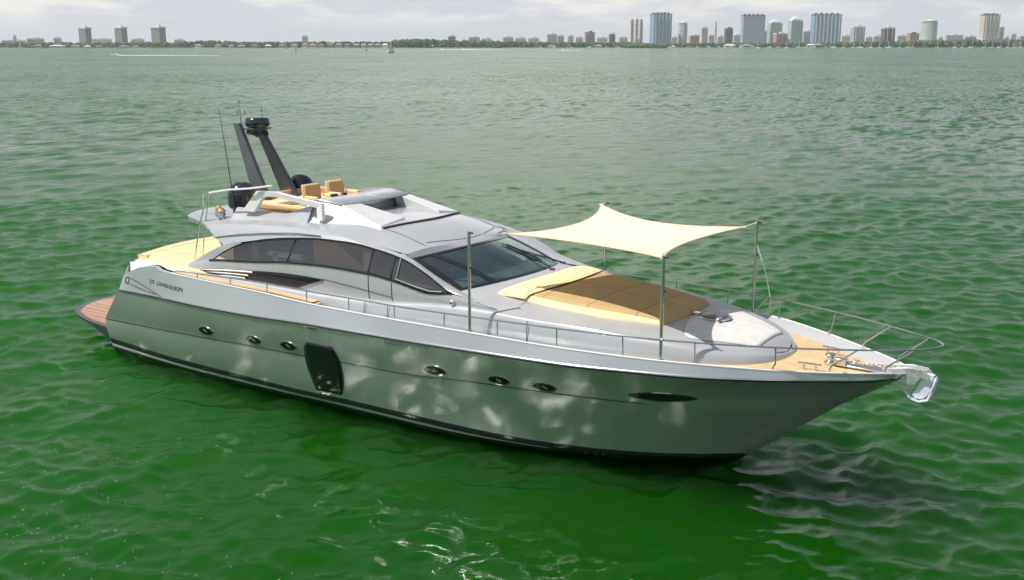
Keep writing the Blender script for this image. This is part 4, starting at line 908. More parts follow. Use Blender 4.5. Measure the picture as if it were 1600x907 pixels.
for i in range(13):
    x = 20.62 + i * .075; z = wd + .075 + .006 * i; y = -.06 + .02 * math.sin(i); pts = [(x + .042 * math.cos(a), y + (.022 * math.sin(a) if i % 2 else 0), z + (0 if i % 2 else .022 * math.sin(a))) for a in np.linspace(0, 2 * math.pi, 11)]; ch.tube(pts, .009, 5, cap=False)
tag(ch.build('anchor_chain', M['chain']), 'weathered anchor chain lying on the teak foredeck by the windlass', 'chain')

# tiny white lumps on the near water, standing in for sun glints
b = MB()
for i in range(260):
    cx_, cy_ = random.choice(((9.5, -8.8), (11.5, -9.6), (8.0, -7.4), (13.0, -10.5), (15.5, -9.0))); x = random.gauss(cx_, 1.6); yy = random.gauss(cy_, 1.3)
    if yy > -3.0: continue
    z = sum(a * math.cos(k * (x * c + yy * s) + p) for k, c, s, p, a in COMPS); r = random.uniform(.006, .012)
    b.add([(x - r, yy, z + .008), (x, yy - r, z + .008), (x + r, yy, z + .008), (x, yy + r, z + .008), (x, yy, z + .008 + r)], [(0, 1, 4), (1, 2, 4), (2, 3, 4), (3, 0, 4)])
tag(b.build('glint_flecks', mat('glint_fleck', (.8, .82, .8), .6), weld=False, split=False), 'tiny white flecks standing in for sun glints on the green water by the hull', 'sun glint', kind='stuff')

# ================================================================== the far shore
FWH = np.array([math.cos(YAW), math.sin(YAW)]); RT = np.array([math.sin(YAW), -math.cos(YAW)]); CP = math.cos(PITCH)
def far(px, D, z=0.0):
    p = CAM[:2] + D * (FWH + RT * ((px - 800) / FPX) * CP); return Vector((p[0], p[1], z))
def mpp(D): return D * CP / FPX
FACE = math.atan2(RT[1], RT[0])             # direction of the shore line
D0 = 4300.0
# ground of the far shore
sh_ = MB(); near = []; back = []
for i in range(121):
    px = -700 + 3000 * i / 120; j = 60 * math.sin(i * 1.3) + 40 * math.sin(i * .47)
    near.append(far(px, D0 - 120 + j)); back.append(far(px, 7000))
sh_.grid([[(p.x, p.y, -2.0) for p in near], [(p.x, p.y, 0.7) for p in near], [(p.x + 5 * FWH[0], p.y + 5 * FWH[1], 1.6) for p in near], [(p.x, p.y, 3.0) for p in back]])
tag(sh_.build('far_shore_ground', mat('shore_ground', (0.22, 0.21, 0.16), 0.9, var=.3, vscale=.02)), kind='structure')

def facade(name, wall, win, fh=7.0, bw=6.5, wf=.5, vert=.35):
    m = bpy.data.materials.new(name); m.use_nodes = True; t = NT(m.node_tree)
    o = t.n('ShaderNodeOutputMaterial'); b = t.n('ShaderNodeBsdfPrincipled'); t.l(b.outputs[0], o.inputs[0])
    co = t.n('ShaderNodeTexCoord'); sp = t.n('ShaderNodeSeparateXYZ'); t.l(co.outputs['Object'], sp.inputs[0])
    fz = t.math('FRACT', t.math('DIVIDE', sp.outputs[2], fh)); fx = t.math('FRACT', t.math('DIVIDE', t.math('ADD', sp.outputs[0], sp.outputs[1]), bw))
    mz = t.math('LESS_THAN', fz, wf); mx = t.math('GREATER_THAN', fx, vert)
    win_mask = t.math('MULTIPLY', mz, mx)
    wn = t.n('ShaderNodeTexNoise', i_Scale=.05, i_Detail=2.0); t.l(co.outputs['Object'], wn.inputs[0])
    c = t.mix(win_mask, wall, win); c2 = t.mix(t.math('MULTIPLY', wn.outputs[0], .5), c, [x * .6 for x in wall])
    t.l(c2, b.inputs['Base Color']); b.inputs['Roughness'].default_value = .45
    return m
FM = {
 'grey': facade('grey_facade', (.30, .29, .28), (.10, .10, .11)), 'cream': facade('cream_facade', (.72, .66, .56), (.22, .20, .18)), 'blue': facade('blue_glass_facade', (.38, .52, .64), (.13, .25, .38), 6, 5, .72, .2),
 'bluegrey': facade('blue_grey_facade', (.42, .50, .57), (.20, .29, .38), 6, 6, .6, .3), 'white': facade('white_facade', (.68, .68, .66), (.25, .28, .31)), 'pink': facade('pink_facade', (.55, .34, .30), (.25, .17, .16)),
 'brown': facade('brown_facade', (.22, .16, .15), (.07, .06, .07), 6, 5, .5, .3), 'green': facade('green_glass_facade', (.55, .64, .58), (.22, .35, .31), 6, 7, .55, .2), 'dark': facade('dark_facade', (.12, .14, .18), (.05, .06, .08))}
ROOFW = mat('pale_roof', (.70, .70, .68), .6); ROOFD = mat('dark_roof', (.14, .15, .15), .7); GREENR = mat('verdigris_roof', (.62, .74, .68), .6); PINKM = mat('pink_steel', (.55, .30, .28), .6)
def building(px0, px1, ytop, fm, label, cat='tower', D=None, crown=None, ribs=0, dep=.6, rot=.25, base=75.2, podium=None):
    D = D or D0 + random.uniform(60, 900); s = mpp(D); wpx = px1 - px0; Wd = wpx * s / (math.cos(rot) + dep * math.sin(abs(rot))); H = (base - ytop) * s + 1.5; c = far((px0 + px1) / 2, D, 1.5)
    o = empty(cat.replace(' ', '_') + '_building' if cat in ('tower',) else cat.replace(' ', '_'), c, label, cat, 'buildings on the far shore'); o.rotation_euler = (0, 0, FACE + rot); bpy.context.view_layer.update()
    Wm = Matrix.Translation(c) @ Matrix.Rotation(FACE + rot, 4, 'Z')
    def put(b, name, m, **k):
        b.v = [tuple(v) for v in b.v]; q = b.build(name, m, None, smooth=k.pop('smooth', False), **k); q.parent = o; return q
    dY = Wd * dep
    if crown == 'round':
        put(MB().lathe((0, 0, 0), [(Wd / 2, -3), (Wd / 2, H * .90), (Wd * .44, H * .90), (Wd * .44, H * .95), (0, H * .95)], 24), 'wall', FM[fm])
        put(MB().lathe((0, 0, H * .95), [(Wd * .5, 0), (Wd * .5, 3), (Wd * .2, 5), (Wd * .1, H * .06), (0, H * .06)], 20), 'roof', ROOFW)
    else:
        put(MB().box((0, 0, H * .48 - 2), (Wd, dY, H * .96)), 'wall', FM[fm])
        if crown == 'cap': put(MB().box((0, 0, H * .965), (Wd * 1.12, dY * 1.12, 5)).box((Wd * .05, 0, H * .965 + 6), (Wd * .3, dY * .4, 7)), 'roof', ROOFW)
        elif crown == 'pyramid': put(MB().box((0, 0, H * .97), (Wd * .8, dY * .8, H * .05)).add([(-Wd * .38, -dY * .38, H * .99), (Wd * .38, -dY * .38, H * .99), (Wd * .38, dY * .38, H * .99), (-Wd * .38, dY * .38, H * .99), (0, 0, H * 1.15)], [(0, 1, 4), (1, 2, 4), (2, 3, 4), (3, 0, 4)]), 'roof', GREENR)
        elif crown == 'plant':
            b = MB().box((0, 0, H * .96), (Wd * 1.02, dY * 1.02, 3))
            for k in range(5): b.box((Wd * (-.4 + .2 * k), 0, H * .96 + 3.5), (Wd * .09, dY * .3, 5 + 3 * (k % 2)))
            put(b, 'roof', ROOFD)
        else: put(MB().box((0, 0, H * .97), (Wd * 1.03, dY * 1.03, 3.5)).box((Wd * .1, 0, H * .97 + 4), (Wd * .35, dY * .4, 5)), 'roof', ROOFW if crown != 'flatdark' else ROOFD)
    for k in range(ribs): put(MB().box((Wd * (-.5 + (k + .5) / ribs), -dY / 2 - 1.2, H * .48), (Wd * .022, 2.2, H * .97)), 'facade_rib', ROOFW)
    if podium: put(MB().box((0, -dY * .2, podium / 2), (Wd * 1.7, dY * 1.5, podium)), 'podium', FM['cream'])
    return o
B = building
B(5, 40, 65, 'bluegrey', 'low blue grey block at the far left end of the shore', 'apartment block', dep=.3)
B(22, 27, 57.5, 'white', 'thin white tower rising from the blue grey block at the far left', 'tower')
B(44, 69, 62, 'pink', 'long pink apartment block left of the three grey towers', 'apartment block', dep=.3)
B(85, 97, 61, 'bluegrey', 'small hazy block between the pink block and the first grey tower', 'apartment block')
B(125, 144, 45, 'grey', 'leftmost of the three grey towers with white roof slabs', crown='cap', rot=-.5, dep=.7, D=4400)
B(181, 200, 44.5, 'grey', 'middle one of the three grey towers with white roof slabs', crown='cap', rot=-.5, dep=.7, D=4400)
B(238, 260, 44, 'grey', 'rightmost and widest of the three grey towers with white roof slabs', crown='cap', rot=-.5, dep=.7, D=4400)
B(146, 175, 63, 'white', 'low white block between the first and second grey towers', 'apartment block', dep=.3)
B(206, 226, 63, 'cream', 'low cream block between the second and third grey towers', 'apartment block', dep=.3)
B(472, 482, 58, 'green', 'hazy green block alone over the trees in the left half of the shore', 'apartment block')
B(700, 712, 58, 'brown', 'small brown block with a pale roof over the woods left of centre', 'apartment block')
B(731, 750, 60, 'cream', 'cream block just above the tree line left of centre', 'apartment block')
B(784, 802, 60, 'white', 'low white block above the woods at the centre of the shore', 'apartment block')
B(804, 822, 61.5, 'white', 'long low white block just right of the centre woods', 'apartment block', dep=.3)
B(853, 870, 55.5, 'white', 'stepped white block near the pink block, right of centre', 'apartment block')
B(870, 881, 57.5, 'bluegrey', 'small blue grey block joined to the stepped white block', 'apartment block')
B(886, 896, 58, 'white', 'small white block between the blue grey block and the pink block', 'apartment block')
B(913, 929, 52.5, 'pink', 'square pink block standing alone right of centre', 'apartment block', crown='flatdark')
B(951, 961, 54.5, 'brown', 'narrow brown block left of the three slender cream towers', 'apartment block')
B(984, 989.5, 34, 'cream', 'left one of three slender cream towers on one beige base', dep=1, D=4600, crown='flatdark')
B(991, 996.5, 31.5, 'cream', 'tallest and middle one of three slender cream towers on one beige base', dep=1, D=4560, podium=34)
B(998, 1003.5, 34, 'cream', 'right one of three slender cream towers on one beige base', dep=1, D=4600, crown='flatdark')
B(1015, 1048, 23, 'blue', 'broad light blue tower with white vertical ribs beside the slender cream towers', crown='plant', ribs=5, D=4550)
B(1058, 1074, 37, 'white', 'round white tower with a domed roof between two blue towers', crown='round', D=4600)
B(1076, 1092, 57, 'pink', 'low pinkish block right of the round white tower', 'apartment block')
B(1094, 1105, 45, 'cream', 'narrow cream tower left of the pink lattice mast', D=4700)
B(1131, 1144, 46, 'dark', 'short dark tower right of the pink lattice mast', crown='flatdark')
B(1157, 1193, 25.5, 'bluegrey', 'broad blue grey slab tower right of the dark tower', crown='plant', dep=.35, rot=.12, D=4550)
B(1198, 1220, 37, 'green', 'left one of two green glass towers with pointed green roofs', crown='pyramid', D=4600)
B(1208, 1229, 54, 'pink', 'low beige pink block in front of the two pointed green towers', 'apartment block', D=4360)
B(1230, 1252, 33, 'green', 'right and taller one of two green glass towers with pointed green roofs', crown='pyramid', D=4620)
B(1251, 1268, 51, 'bluegrey', 'low blue grey block between the green tower and the widest blue tower', 'apartment block')
B(1266, 1311, 24, 'blue', 'widest tower of the shore, blue glass with thin white ribs', crown='plant', ribs=7, dep=.35, rot=.12, D=4550)
B(1328, 1349, 43.5, 'bluegrey', 'short blue tower between the widest blue tower and the brown tower', ribs=3)
B(1376, 1396, 45, 'brown', 'short brown tower with two pale stripes in the right part of the shore', ribs=2)
B(1399, 1417, 58, 'white', 'low white block right of the short brown tower', 'apartment block', dep=.3)
B(1416, 1434, 54, 'pink', 'brick coloured block left of the round white and green tower', 'apartment block', crown='flatdark')
B(1436, 1463, 34, 'green', 'round white and green tower near the right edge', crown='round', podium=30, D=4600)
B(1472, 1504, 57, 'white', 'long low white hall right of the round tower', 'apartment block', dep=.3)
B(1504, 1524, 59, 'bluegrey', 'low blue grey block left of the tall cream tower at the right edge', 'apartment block', dep=.3)
B(1528, 1558, 24.5, 'cream', 'tall cream slab tower close to the right edge', crown='plant', ribs=4, podium=26, D=4550, dep=.4)
B(1557, 1566, 44, 'bluegrey', 'narrow blue grey block against the tall cream tower at the right edge', 'apartment block')
B(1576, 1586, 55, 'white', 'small white block at the right edge of the shore', 'apartment block')
B(1589, 1612, 58, 'bluegrey', 'low block cut by the right edge of the picture', 'apartment block', dep=.3)
for k_, (a_, b_, y_, m_, t_) in enumerate(((824, 842, 61.5, 'white', 'left of the stepped white block'), (898, 911, 60.5, 'cream', 'left of the square pink block'), (931, 949, 61, 'white', 'between the pink and the narrow brown blocks'), (966, 980, 60, 'cream', 'left of the slender cream towers'), (1048, 1058, 60, 'cream', 'between the light blue and the round white towers'), (1106, 1115, 57, 'white', 'just left of the pink lattice mast'), (1120, 1130, 59, 'cream', 'just right of the pink lattice mast'), (1144, 1157, 57, 'white', 'between the dark tower and the broad slab tower'),
                                         (1192, 1199, 50, 'bluegrey', 'squeezed between the slab tower and the left green tower'), (1312, 1328, 58, 'cream', 'right of the widest blue tower'), (1350, 1362, 60, 'white', 'just right of the short blue tower'), (1362, 1376, 58.5, 'cream', 'just left of the short brown tower'), (1464, 1473, 60.5, 'cream', 'right of the round green and white tower'), (1567, 1576, 60, 'cream', 'right of the narrow block by the cream tower'), (273, 290, 64, 'cream', 'right of the three grey towers'), (752, 768, 62.5, 'white', 'right of the cream block left of centre'))):
    B(a_, b_, y_, m_, f'low {dict(white="white", cream="cream", bluegrey="blue grey")[m_]} infill block {t_}', 'apartment block', dep=.4, D=D0 + 700 + 20 * k_)
# pink lattice mast
c = far(1117.5, 4500, 1.5); s = mpp(4500); mb = MB(); H = 40 * s
for sx in (-1, 1):
    for sy in (-1, 1): mb.tube([(sx * 4.5, sy * 4.5, 0), (sx * .8, sy * .8, H)], .9, 4)
for k in range(9): 
    z = H * k / 9; w_ = 4.5 - 3.7 * k / 9; w2 = 4.5 - 3.7 * (k + 1) / 9; mb.tube([(-w_, -w_, z), (w2, -w2, z + H / 9)], .5, 4); mb.tube([(w_, w_, z), (-w2, w2, z + H / 9)], .5, 4)
o = mb.build('lattice_mast', PINKM, smooth=False); o.location = c; tag(o, 'pink steel lattice mast rising between two short towers', 'mast')

# ---- foliage
def leafmat(name, col):
    return mat(name, col, .8, var=.45, vscale=.06, bump=0)
LM = [leafmat('dark_foliage', (.04, .09, .04)), leafmat('mid_foliage', (.07, .14, .05)), leafmat('grey_green_foliage', (.09, .14, .08))]
bmi = bmesh.new(); bmesh.ops.create_icosphere(bmi, subdivisions=2, radius=1); IV = np.array([v.co[:] for v in bmi.verts]); IF = [tuple(v.index for v in f.verts) for f in bmi.faces]; bmi.free()
def clump(b, c, r, k=0, flat=.8):
    n = rng.normal(0, .16, len(IV)); b.add([(c[0] + IV[i][0] * r * (1 + n[i]), c[1] + IV[i][1] * r * (1 + n[i]), c[2] + IV[i][2] * r * flat * (1 + n[i])) for i in range(len(IV))], IF, k)
HT = [(-80, 7.5), (0, 8.5), (60, 8.5), (90, 9.5), (120, 8.5), (290, 9.5), (330, 11.5), (380, 9.5), (600, 9.5), (625, 13), (660, 13.5), (700, 12.5), (760, 11), (800, 10.5), (850, 9.5), (900, 9), (980, 9), (1010, 7.5), (1100, 8), (1200, 8), (1300, 9), (1380, 10), (1450, 12), (1500, 12.5), (1560, 13), (1680, 12)]
def wood(name, label, px0, px1, D, hk=1.0, dens=1.0, n_rows=3):
    b = MB(); 
    for rI in range(n_rows):
        px = px0
        while px < px1:
            h = np.interp(px, [a for a, _ in HT], [b_ for _, b_ in HT]) * mpp(D0) * hk * random.uniform(.70, 1.08); d = D + rI * 28 + random.uniform(-12, 12); p = far(px, d)
            r = random.uniform(4.5, 9.5)
            for q in range(random.choice((2, 3))):
                rr = r * random.uniform(.6, 1); zz = max(rr * .7, h - rr * (.8 + 1.1 * q)); clump(b, (p.x + random.uniform(-6, 6), p.y + random.uniform(-6, 6), zz), rr, random.choice((0, 0, 1, 2)))
            clump(b, (p.x, p.y, 3.0), r * .8, 0)
            px += random.uniform(1.6, 3.4) / dens
    o = b.build(name, LM, smooth=False, weld=False); tag(o, label, 'woodland', kind='stuff'); return o
wood('shore_woods', 'unbroken belt of dark green woods along the left half of the far shore', -90, 800, D0 - 40)
wood('shore_woods', 'belt of green woods behind the marina along the right half of the far shore', 800, 1700, D0 + 10)
wood('headland_trees', 'clump of green trees on the low headland under the slender cream towers', 978, 1042, D0 - 160, .8, 1.2, 3)
def tree(px, hpx, wpx, label, D=D0 - 85, kind=0):
    s = mpp(D); H = hpx * s; c = far(px, D, 1.0); o = empty('broadleaf_tree', c, label, 'tree', 'trees standing out of the shore woods')
    t = MB().tube([(0, 0, -1), (0, 0, H * .35), (1, 0, H * .6)], [1.2, .9, .5], 7).tube([(0, 0, H * .3), (wpx * s * .2, 0, H * .62)], [.6, .3], 5).tube([(0, 0, H * .3), (-wpx * s * .2, 1, H * .6)], [.6, .3], 5).build('trunk', M['interior'])
    t.parent = o; b = MB(); w_ = wpx * s / 2
    for _ in range(26):
        a = random.uniform(0, 6.28); rr = random.random() ** .5 * w_ * .8; zz = H * (.80 - .35 * (rr / w_) ** 2) - random.uniform(0, H * .35); clump(b, (rr * math.cos(a), rr * math.sin(a), zz), random.uniform(.18, .32) * w_ + 1)
    k = b.build('crown', LM[kind], smooth=False, weld=False); k.parent = o
for px, h, w_, lb, kd in ((505, 12.2, 15, 'round dark tree above the roofs, left of the other round tree', 0), (541, 12.4, 13, 'round dark tree right of the pale beach houses', 0), (332, 13, 10, 'tall tree by the small white house left of centre', 1), (628, 14, 18, 'broad tree at the left end of the dense dark woods', 0), (652, 14.6, 20, 'highest broad tree crown in the dense dark woods', 0), (905, 10, 12, 'green tree just left of the square pink block', 1),
                          (968, 9, 10, 'tree between the narrow brown block and the headland', 1), (1487, 13, 16, 'leafy tree in front of the long low white hall', 1), (1545, 14, 18, 'leafy tree at the foot of the tall cream tower', 1), (1590, 13, 14, 'leafy tree near the right edge of the shore', 2), (1183, 9, 10, 'small tree in front of the broad blue grey slab tower', 1), (1320, 9, 9, 'small tree left of the short blue tower', 1)):
    tree(px, h, w_, lb, kind=kd)
# ---- waterfront houses
HC = {'white': mat('white_house_wall', (.70, .69, .66), .7), 'pink': mat('pink_house_wall', (.55, .36, .30), .7), 'tan': mat('tan_house_wall', (.50, .40, .28), .7), 'blue': mat('blue_grey_house_wall', (.33, .38, .44), .7), 'grey': mat('grey_house_wall', (.35, .34, .33), .7)}
RC = {'red': mat('red_tile_roof', (.30, .20, .16), .8), 'grey': mat('grey_roof', (.28, .29, .30), .8), 'white': ROOFW, 'brown': mat('brown_roof', (.2, .14, .1), .8)}
def house(px, wpx, hpx, wc, rc, label):
    D = D0 - 150 + random.uniform(-20, 20); s = mpp(D); W_, H_ = wpx * s, hpx * s; c = far(px, D, .8); o = empty('waterfront_house', c, label, 'house', 'houses along the far waterfront'); o.rotation_euler = (0, 0, FACE + random.uniform(-.3, .3))
    q = MB().box((0, 0, H_ * .33), (W_, W_ * .6, H_ * .7)).build('wall', HC[wc], smooth=False); q.parent = o
    a, b = W_ * .56, W_ * .36; z0, z1 = H_ * .68, H_ * 1.02
    r = MB().add([(-a, -b, z0), (a, -b, z0), (a, b, z0), (-a, b, z0), (-a * .5, 0, z1), (a * .5, 0, z1)], [(0, 1, 5, 4), (1, 2, 5), (2, 3, 4, 5), (3, 0, 4), (0, 3, 2, 1)]).build('roof', RC[rc], smooth=False); r.parent = o
    for k in range(max(2, int(wpx / 2))):
        w1 = MB().box((W_ * (-.42 + .84 * (k + .5) / max(2, int(wpx / 2))), -W_ * .3 - .1, H_ * .35), (W_ * .09, .5, H_ * .28)).build('window', ROOFD, smooth=False); w1.parent = o
HL = [(60, 9, 5, 'pink', 'red'), (90, 20, 4.5, 'white', 'white'), (118, 12, 4.3, 'tan', 'grey'), (137, 9, 3.6, 'white', 'white'), (155, 10, 3.4, 'tan', 'red'), (194, 13, 3.6, 'tan', 'grey'), (212, 9, 3.6, 'pink', 'red'), (310, 10, 5.6, 'white', 'grey'), (341, 9, 5.6, 'tan', 'red'), (361, 8, 4.6, 'white', 'grey'), (377, 11, 4.4, 'blue', 'grey'), (398, 9, 5.4, 'pink', 'brown'),
      (419, 10, 4.8, 'blue', 'white'), (441, 10, 5.4, 'tan', 'red'), (460, 9, 6, 'white', 'grey'), (477, 9, 7, 'pink', 'red'), (489, 10, 6.8, 'white', 'red'), (502, 9, 6, 'tan', 'brown'), (516, 10, 7.4, 'pink', 'brown'), (529, 9, 7, 'tan', 'red'), (543, 9, 6.6, 'grey', 'brown'), (557, 9, 6.4, 'blue', 'grey'), (568, 8, 6.6, 'white', 'grey'), (579, 9, 6.2, 'blue', 'grey'), (590, 9, 6.2, 'grey', 'grey'), (602, 8, 6.6, 'white', 'white'),
      (862, 12, 4.4, 'white', 'grey'), (935, 11, 4.6, 'tan', 'grey'), (1267, 12, 6, 'blue', 'white'), (1278, 13, 6.5, 'blue', 'grey'), (1140, 16, 5.5, 'white', 'white'), (1165, 16, 5.4, 'white', 'grey')]
refs = {60: 'below the pink apartment block', 90: 'widest of the low houses left of the grey towers', 118: 'left of the first grey tower', 137: 'at the foot of the first grey tower', 155: 'just right of the first grey tower', 194: 'at the foot of the middle grey tower', 212: 'between the middle and right grey towers', 310: 'alone right of the three grey towers', 341: 'beside the tall tree left of centre', 361: 'second house right of the tall tree', 377: 'third house right of the tall tree', 398: 'small one far left of the round trees',
        419: 'next to the small channel marker on its left', 441: 'above the small moored white sail', 460: 'just above the red channel marker', 477: 'below the hazy green block', 489: 'left of the first round dark tree', 502: 'under the first round dark tree', 516: 'right of the first round dark tree', 529: 'left of the second round dark tree', 543: 'under the second round dark tree', 557: 'first right of the second round dark tree', 568: 'second right of the second round dark tree', 579: 'third right of the second round dark tree', 590: 'second left of the white sloop', 602: 'right behind the white sloop',
        862: 'below the stepped white block', 935: 'between the pink block and the narrow brown block', 1267: 'smaller of two left of the widest blue tower', 1278: 'larger one in front of the widest blue tower', 1140: 'marina shed under the short dark tower', 1165: 'marina shed under the broad slab tower'}
for px, w_, h, wc, rc in HL: house(px, w_, h, wc, rc, f'{wc} walled house with {rc} roof, {refs[px]}')
# ---- boats
SAILW = mat('white_sail_cloth', (.8, .8, .78), .7)
def hullform(L, Bm, H, n=12):
    b = MB(); g = []
    for i in range(n + 1):
        t = i / n; w_ = Bm / 2 * (1 - t ** 2.6) * (.82 + .18 * min(1, t * 3)); x = -L / 2 + L * t; z = H * (1 + .35 * t * t)
        g.append([(x, 0, -.4), (x * .97, -w_ * .7, -.1), (x, -w_, z), (x, 0, z + .05), (x, w_, z), (x * .97, w_ * .7, -.1), (x, 0, -.4)])
    b.grid(g); b.add(g[0][:6], [tuple(range(6))]); return b
def sailboat(px, L, Hm, D, label, sails=False, grp='sailing boats moored off the marina', rot=None):
    L *= 1.35 if not sails else 1; c = far(px, D, .2); o = empty('sailing_boat', c, label, 'sailing boat', grp); o.rotation_euler = (0, 0, FACE + (random.choice((0, math.pi)) + random.uniform(-.5, .5) if rot is None else rot))
    for nm, b, m in (('hull', hullform(L, L * .3, L * .14), M['white']), ('cabin', MB().box((-L * .05, 0, L * .13), (L * .45, L * .2, L * .14)), M['white']), ('mast', MB().tube([(L * .06, 0, L * .1), (L * .06, 0, Hm)], [.55, .4], 6), ROOFW), ('boom', MB().tube([(L * .06, 0, L * .2), (-L * .35, 0, L * .21)], .3, 6), SAILW)):
        q = b.build(nm, m, sharp=40); q.parent = o
    if sails:
        q = MB().grid([[(L * .05, 0, L * .22 + (Hm * .96 - L * .22) * t), (L * .05 - L * .2 * (1 - t), L * .03 * math.sin(3 * t), L * .22 + (Hm * .96 - L * .22) * t), (L * .05 - L * .38 * (1 - t), 0, L * .22 + (Hm * .96 - L * .22) * t)] for t in np.linspace(0, 1, 8)]).build('mainsail', SAILW, solid=.05); q.parent = o
        q = MB().grid([[(L * .46 - L * .38 * t, 0, L * .14 + (Hm * .8 - L * .14) * t), (L * .10 + (L * .36 - L * .02) * (1 - t) * .15, L * .04, L * .14 + (Hm * .8 - L * .14) * t)] for t in np.linspace(0, 1, 8)]).build('jib', SAILW, solid=.05); q.parent = o
sailboat(610, 11, 14, 1230, 'white sloop under sail in open water before the dense woods', True, 'sailing boats out on the bay', rot=.9)
sailboat(448, 9, 14, 2600, 'small distant white sail before the beach houses', True, 'sailing boats out on the bay', rot=1.2)
sailboat(31, 14, 24, 3600, 'sailing boat under full white sail at the far left of the bay', True, 'sailing boats out on the bay', rot=1.0)
SB = [(1184, 12, 19, 'under the left edge of the beige pink block'), (1229, 14, 20, 'in front of the taller green glass tower'), (1248, 17, 24, 'just right of the taller green glass tower'), (1268, 15, 17, 'at the left foot of the widest blue tower'), (1290, 13, 18, 'at the middle of the widest blue tower'), (1303, 17, 26, 'at the right foot of the widest blue tower'), (1319, 12, 18, 'first right of the widest blue tower'), (1333, 14, 21, 'under the left half of the short blue tower'), (1344, 17, 24, 'under the right half of the short blue tower'),
      (1361, 16, 17, 'midway between the short blue and the short brown tower'), (1374, 11, 19, 'left of the short brown tower'), (1389, 17, 23, 'under the short brown tower'), (1406, 12, 20, 'just right of the short brown tower'), (1419, 15, 19, 'before the brick coloured block'), (1427, 14, 26, 'highest mast before the brick coloured block'), (1465, 11, 20, 'right of the round white and green tower'), (1492, 15, 22, 'before the long low white hall'), (1503, 11, 17, 'at the right end of the long low white hall'), (1519, 18, 25, 'left of the tall cream tower'),
      (1539, 15, 19, 'under the left half of the tall cream tower'), (1550, 15, 24, 'under the right half of the tall cream tower'), (1563, 16, 20, 'right of the tall cream tower'), (1575, 13, 23, 'third from the right edge'), (1585, 14, 18, 'second from the right edge'), (1595, 18, 26, 'nearest to the right edge')]
for px, L, Hm, wh in SB: sailboat(px, L, Hm * 1.15, 3650 + random.uniform(-250, 250), f'moored white sailing boat, {wh}')
def motorboat(px, L, D, label, grp='motor boats along the far shore', rot=0.0, tall=1.0):
    c = far(px, D, .1); o = empty('motor_boat', c, label, 'motor boat', grp); o.rotation_euler = (0, 0, FACE + rot)
    for nm, b, m in (('hull', hullform(L, L * .3, L * .11), M['white']), ('cabin', MB().grid([[(x * L, y * L, z * L * tall) for x, y, z in r] for r in ([(-.25, -.11, .10), (.18, -.10, .13)], [(-.22, -.10, .22), (.06, -.09, .22)], [(-.22, .10, .22), (.06, .09, .22)], [(-.25, .11, .10), (.18, .10, .13)])]), M['white']), ('canopy', MB().box((-.05 * L, 0, .27 * L * tall), (.26 * L, .2 * L, .02 * L)).tube([(.05 * L, -.08 * L, .1 * L), (.03 * L, -.08 * L, .27 * L * tall)], .02 * L, 5), M['white'])):
        q = b.build(nm, m, sharp=40, smooth=False); q.parent = o
    return c
FO = mat('white_foam', (.75, .78, .77), .8)
def wake(px, D, length, w0, w1, label, y=0.0, side=1):
    """churned foam trailing a boat: a strewn strip of low lumps"""
    b = MB(); n = int(length / .35)
    for i in range(n):
        t = (i + random.random()) / n; 
        if random.random() < t * .75: continue
        c = far(px, D); d = t * length; off = random.gauss(0, 1) * (w0 + (w1 - w0) * t) * .35; x = c.x + side * RT[0] * d - FWH[0] * off; yy = c.y + side * RT[1] * d - FWH[1] * off
        r = random.uniform(.5, 1.3) * (1.8 - .7 * t) * (D / 900) ** .5; b.grid([[(x + r * a * (1 + random.uniform(-.2, .2)) * 1.6 * RT[0] - FWH[0] * r * q, yy + r * a * 1.6 * RT[1] - FWH[1] * r * q, .14 + .22 * (1 - abs(a)) * (1 - abs(q)) * r + y) for q in (-1, 0, 1)] for a in (-1, -.3, .4, 1)])
    o = b.build('wake_foam', FO, weld=False); tag(o, label, 'wake', kind='stuff'); return o
motorboat(180, 8.5, 900, 'white speedboat racing left with a long foaming wake', 'motor boats out on the bay', rot=math.pi, tall=.8)
wake(183, 900, 46, .9, 1.8, 'bright foam trail behind the white speedboat'); wake(200, 902, 75, .9, 2.2, 'thin far end of the speedboat trail of foam')
motorboat(690, 10, 2300, 'distant motor boat with foam trail before the dense woods', 'motor boats out on the bay', rot=math.pi); wake(691, 2300, 75, 2, 5, 'foam trail behind the distant boat before the woods')
motorboat(724, 9, 2500, 'smaller distant motor boat right of the first, before the woods', 'motor boats out on the bay', rot=math.pi); wake(725, 2500, 90, 2, 6, 'long foam trail left of the centre of the bay')
motorboat(878, 10, 1900, 'motor boat crossing the bay below the stepped white block', 'motor boats out on the bay', rot=math.pi); wake(879, 1900, 30, 2, 3, 'short foam trail below the stepped white block')
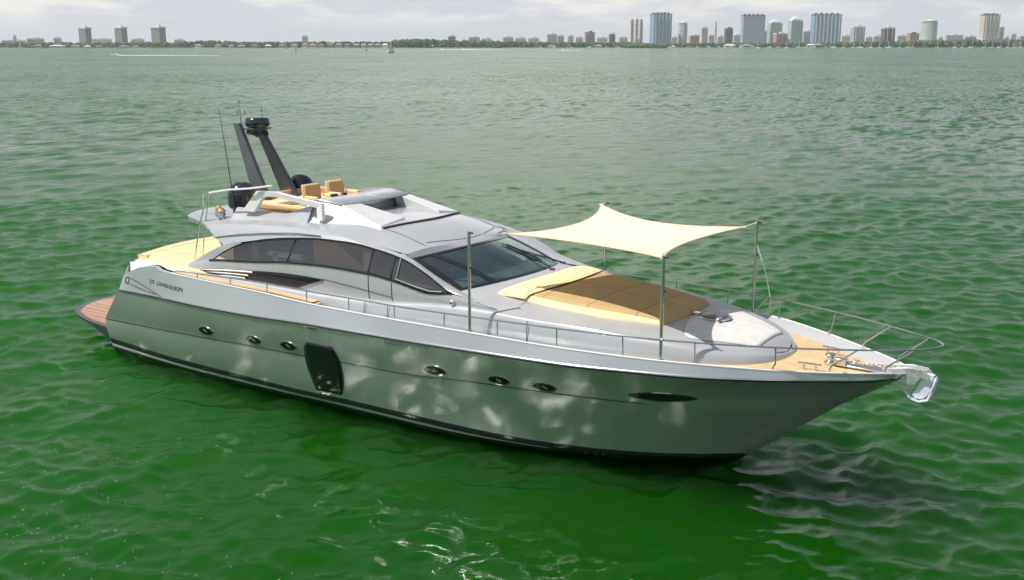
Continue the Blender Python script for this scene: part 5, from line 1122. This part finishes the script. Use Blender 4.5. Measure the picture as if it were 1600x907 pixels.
for px, L, wh in ((845, 16, 'left of the row before the stepped white block'), (866, 14, 'under the stepped white block'), (893, 15, 'left of the pink block'), (921, 17, 'under the square pink block'), (948, 14, 'under the narrow brown block'), (966, 16, 'at the left end of the headland'), (1051, 26, 'largest one, right under the round white tower'), (1075, 16, 'right of the largest moored yacht'), (1090, 18, 'under the narrow cream tower'), (1108, 16, 'left of the pink lattice mast foot'), (1124, 18, 'right of the pink lattice mast foot'), (1142, 20, 'under the short dark tower'), (1160, 18, 'under the left part of the broad slab tower'), (1176, 20, 'under the right part of the broad slab tower'), (1203, 16, 'under the left green glass tower'), (1216, 15, 'under the beige pink block'), (1258, 16, 'left of the widest blue tower')):
    motorboat(px, L * 1.3, D0 - 260 + random.uniform(-40, 40), f'white motor yacht moored {wh}', 'motor yachts moored in the marina', rot=random.choice((0, math.pi)) + random.uniform(-.3, .3), tall=1.2)
def marker(px, D, h, m, label):
    c = far(px, D, 0); o = empty('channel_marker', c, label, 'channel marker'); q = MB().tube([(0, 0, -2), (0, 0, h)], .22, 8).build('pile', M['darkcab']); q.parent = o
    q = MB().box((0, 0, h), (1.5, .2, 1.5)).tube([(0, 0, h + .7), (0, 0, h + 1.5)], .15, 6).build('board', m, smooth=False); q.parent = o; q.rotation_euler = (0, 0, FACE)
marker(462, 1150, 4.0, RC['red'], 'red channel marker on a pile before the beach houses'); marker(572, 1300, 3.2, M['darkcab'], 'dark channel marker on a pile left of the white sloop')
# ---- haze
HZ = MB().box((CAM[0] + FWH[0] * 2500, CAM[1] + FWH[1] * 2500, 100), (15800, 15800, 222)).build('haze', None, smooth=False)
m = bpy.data.materials.new('haze_air'); m.use_nodes = True; t = NT(m.node_tree); o = t.n('ShaderNodeOutputMaterial'); pv = t.n('ShaderNodeVolumePrincipled'); pv.inputs['Color'].default_value = (.86, .90, .96, 1); pv.inputs['Density'].default_value = .00005; pv.inputs['Anisotropy'].default_value = .3; t.l(pv.outputs[0], o.inputs['Volume'])
HZ.data.materials.clear(); HZ.data.materials.append(m); tag(HZ, kind='stuff')
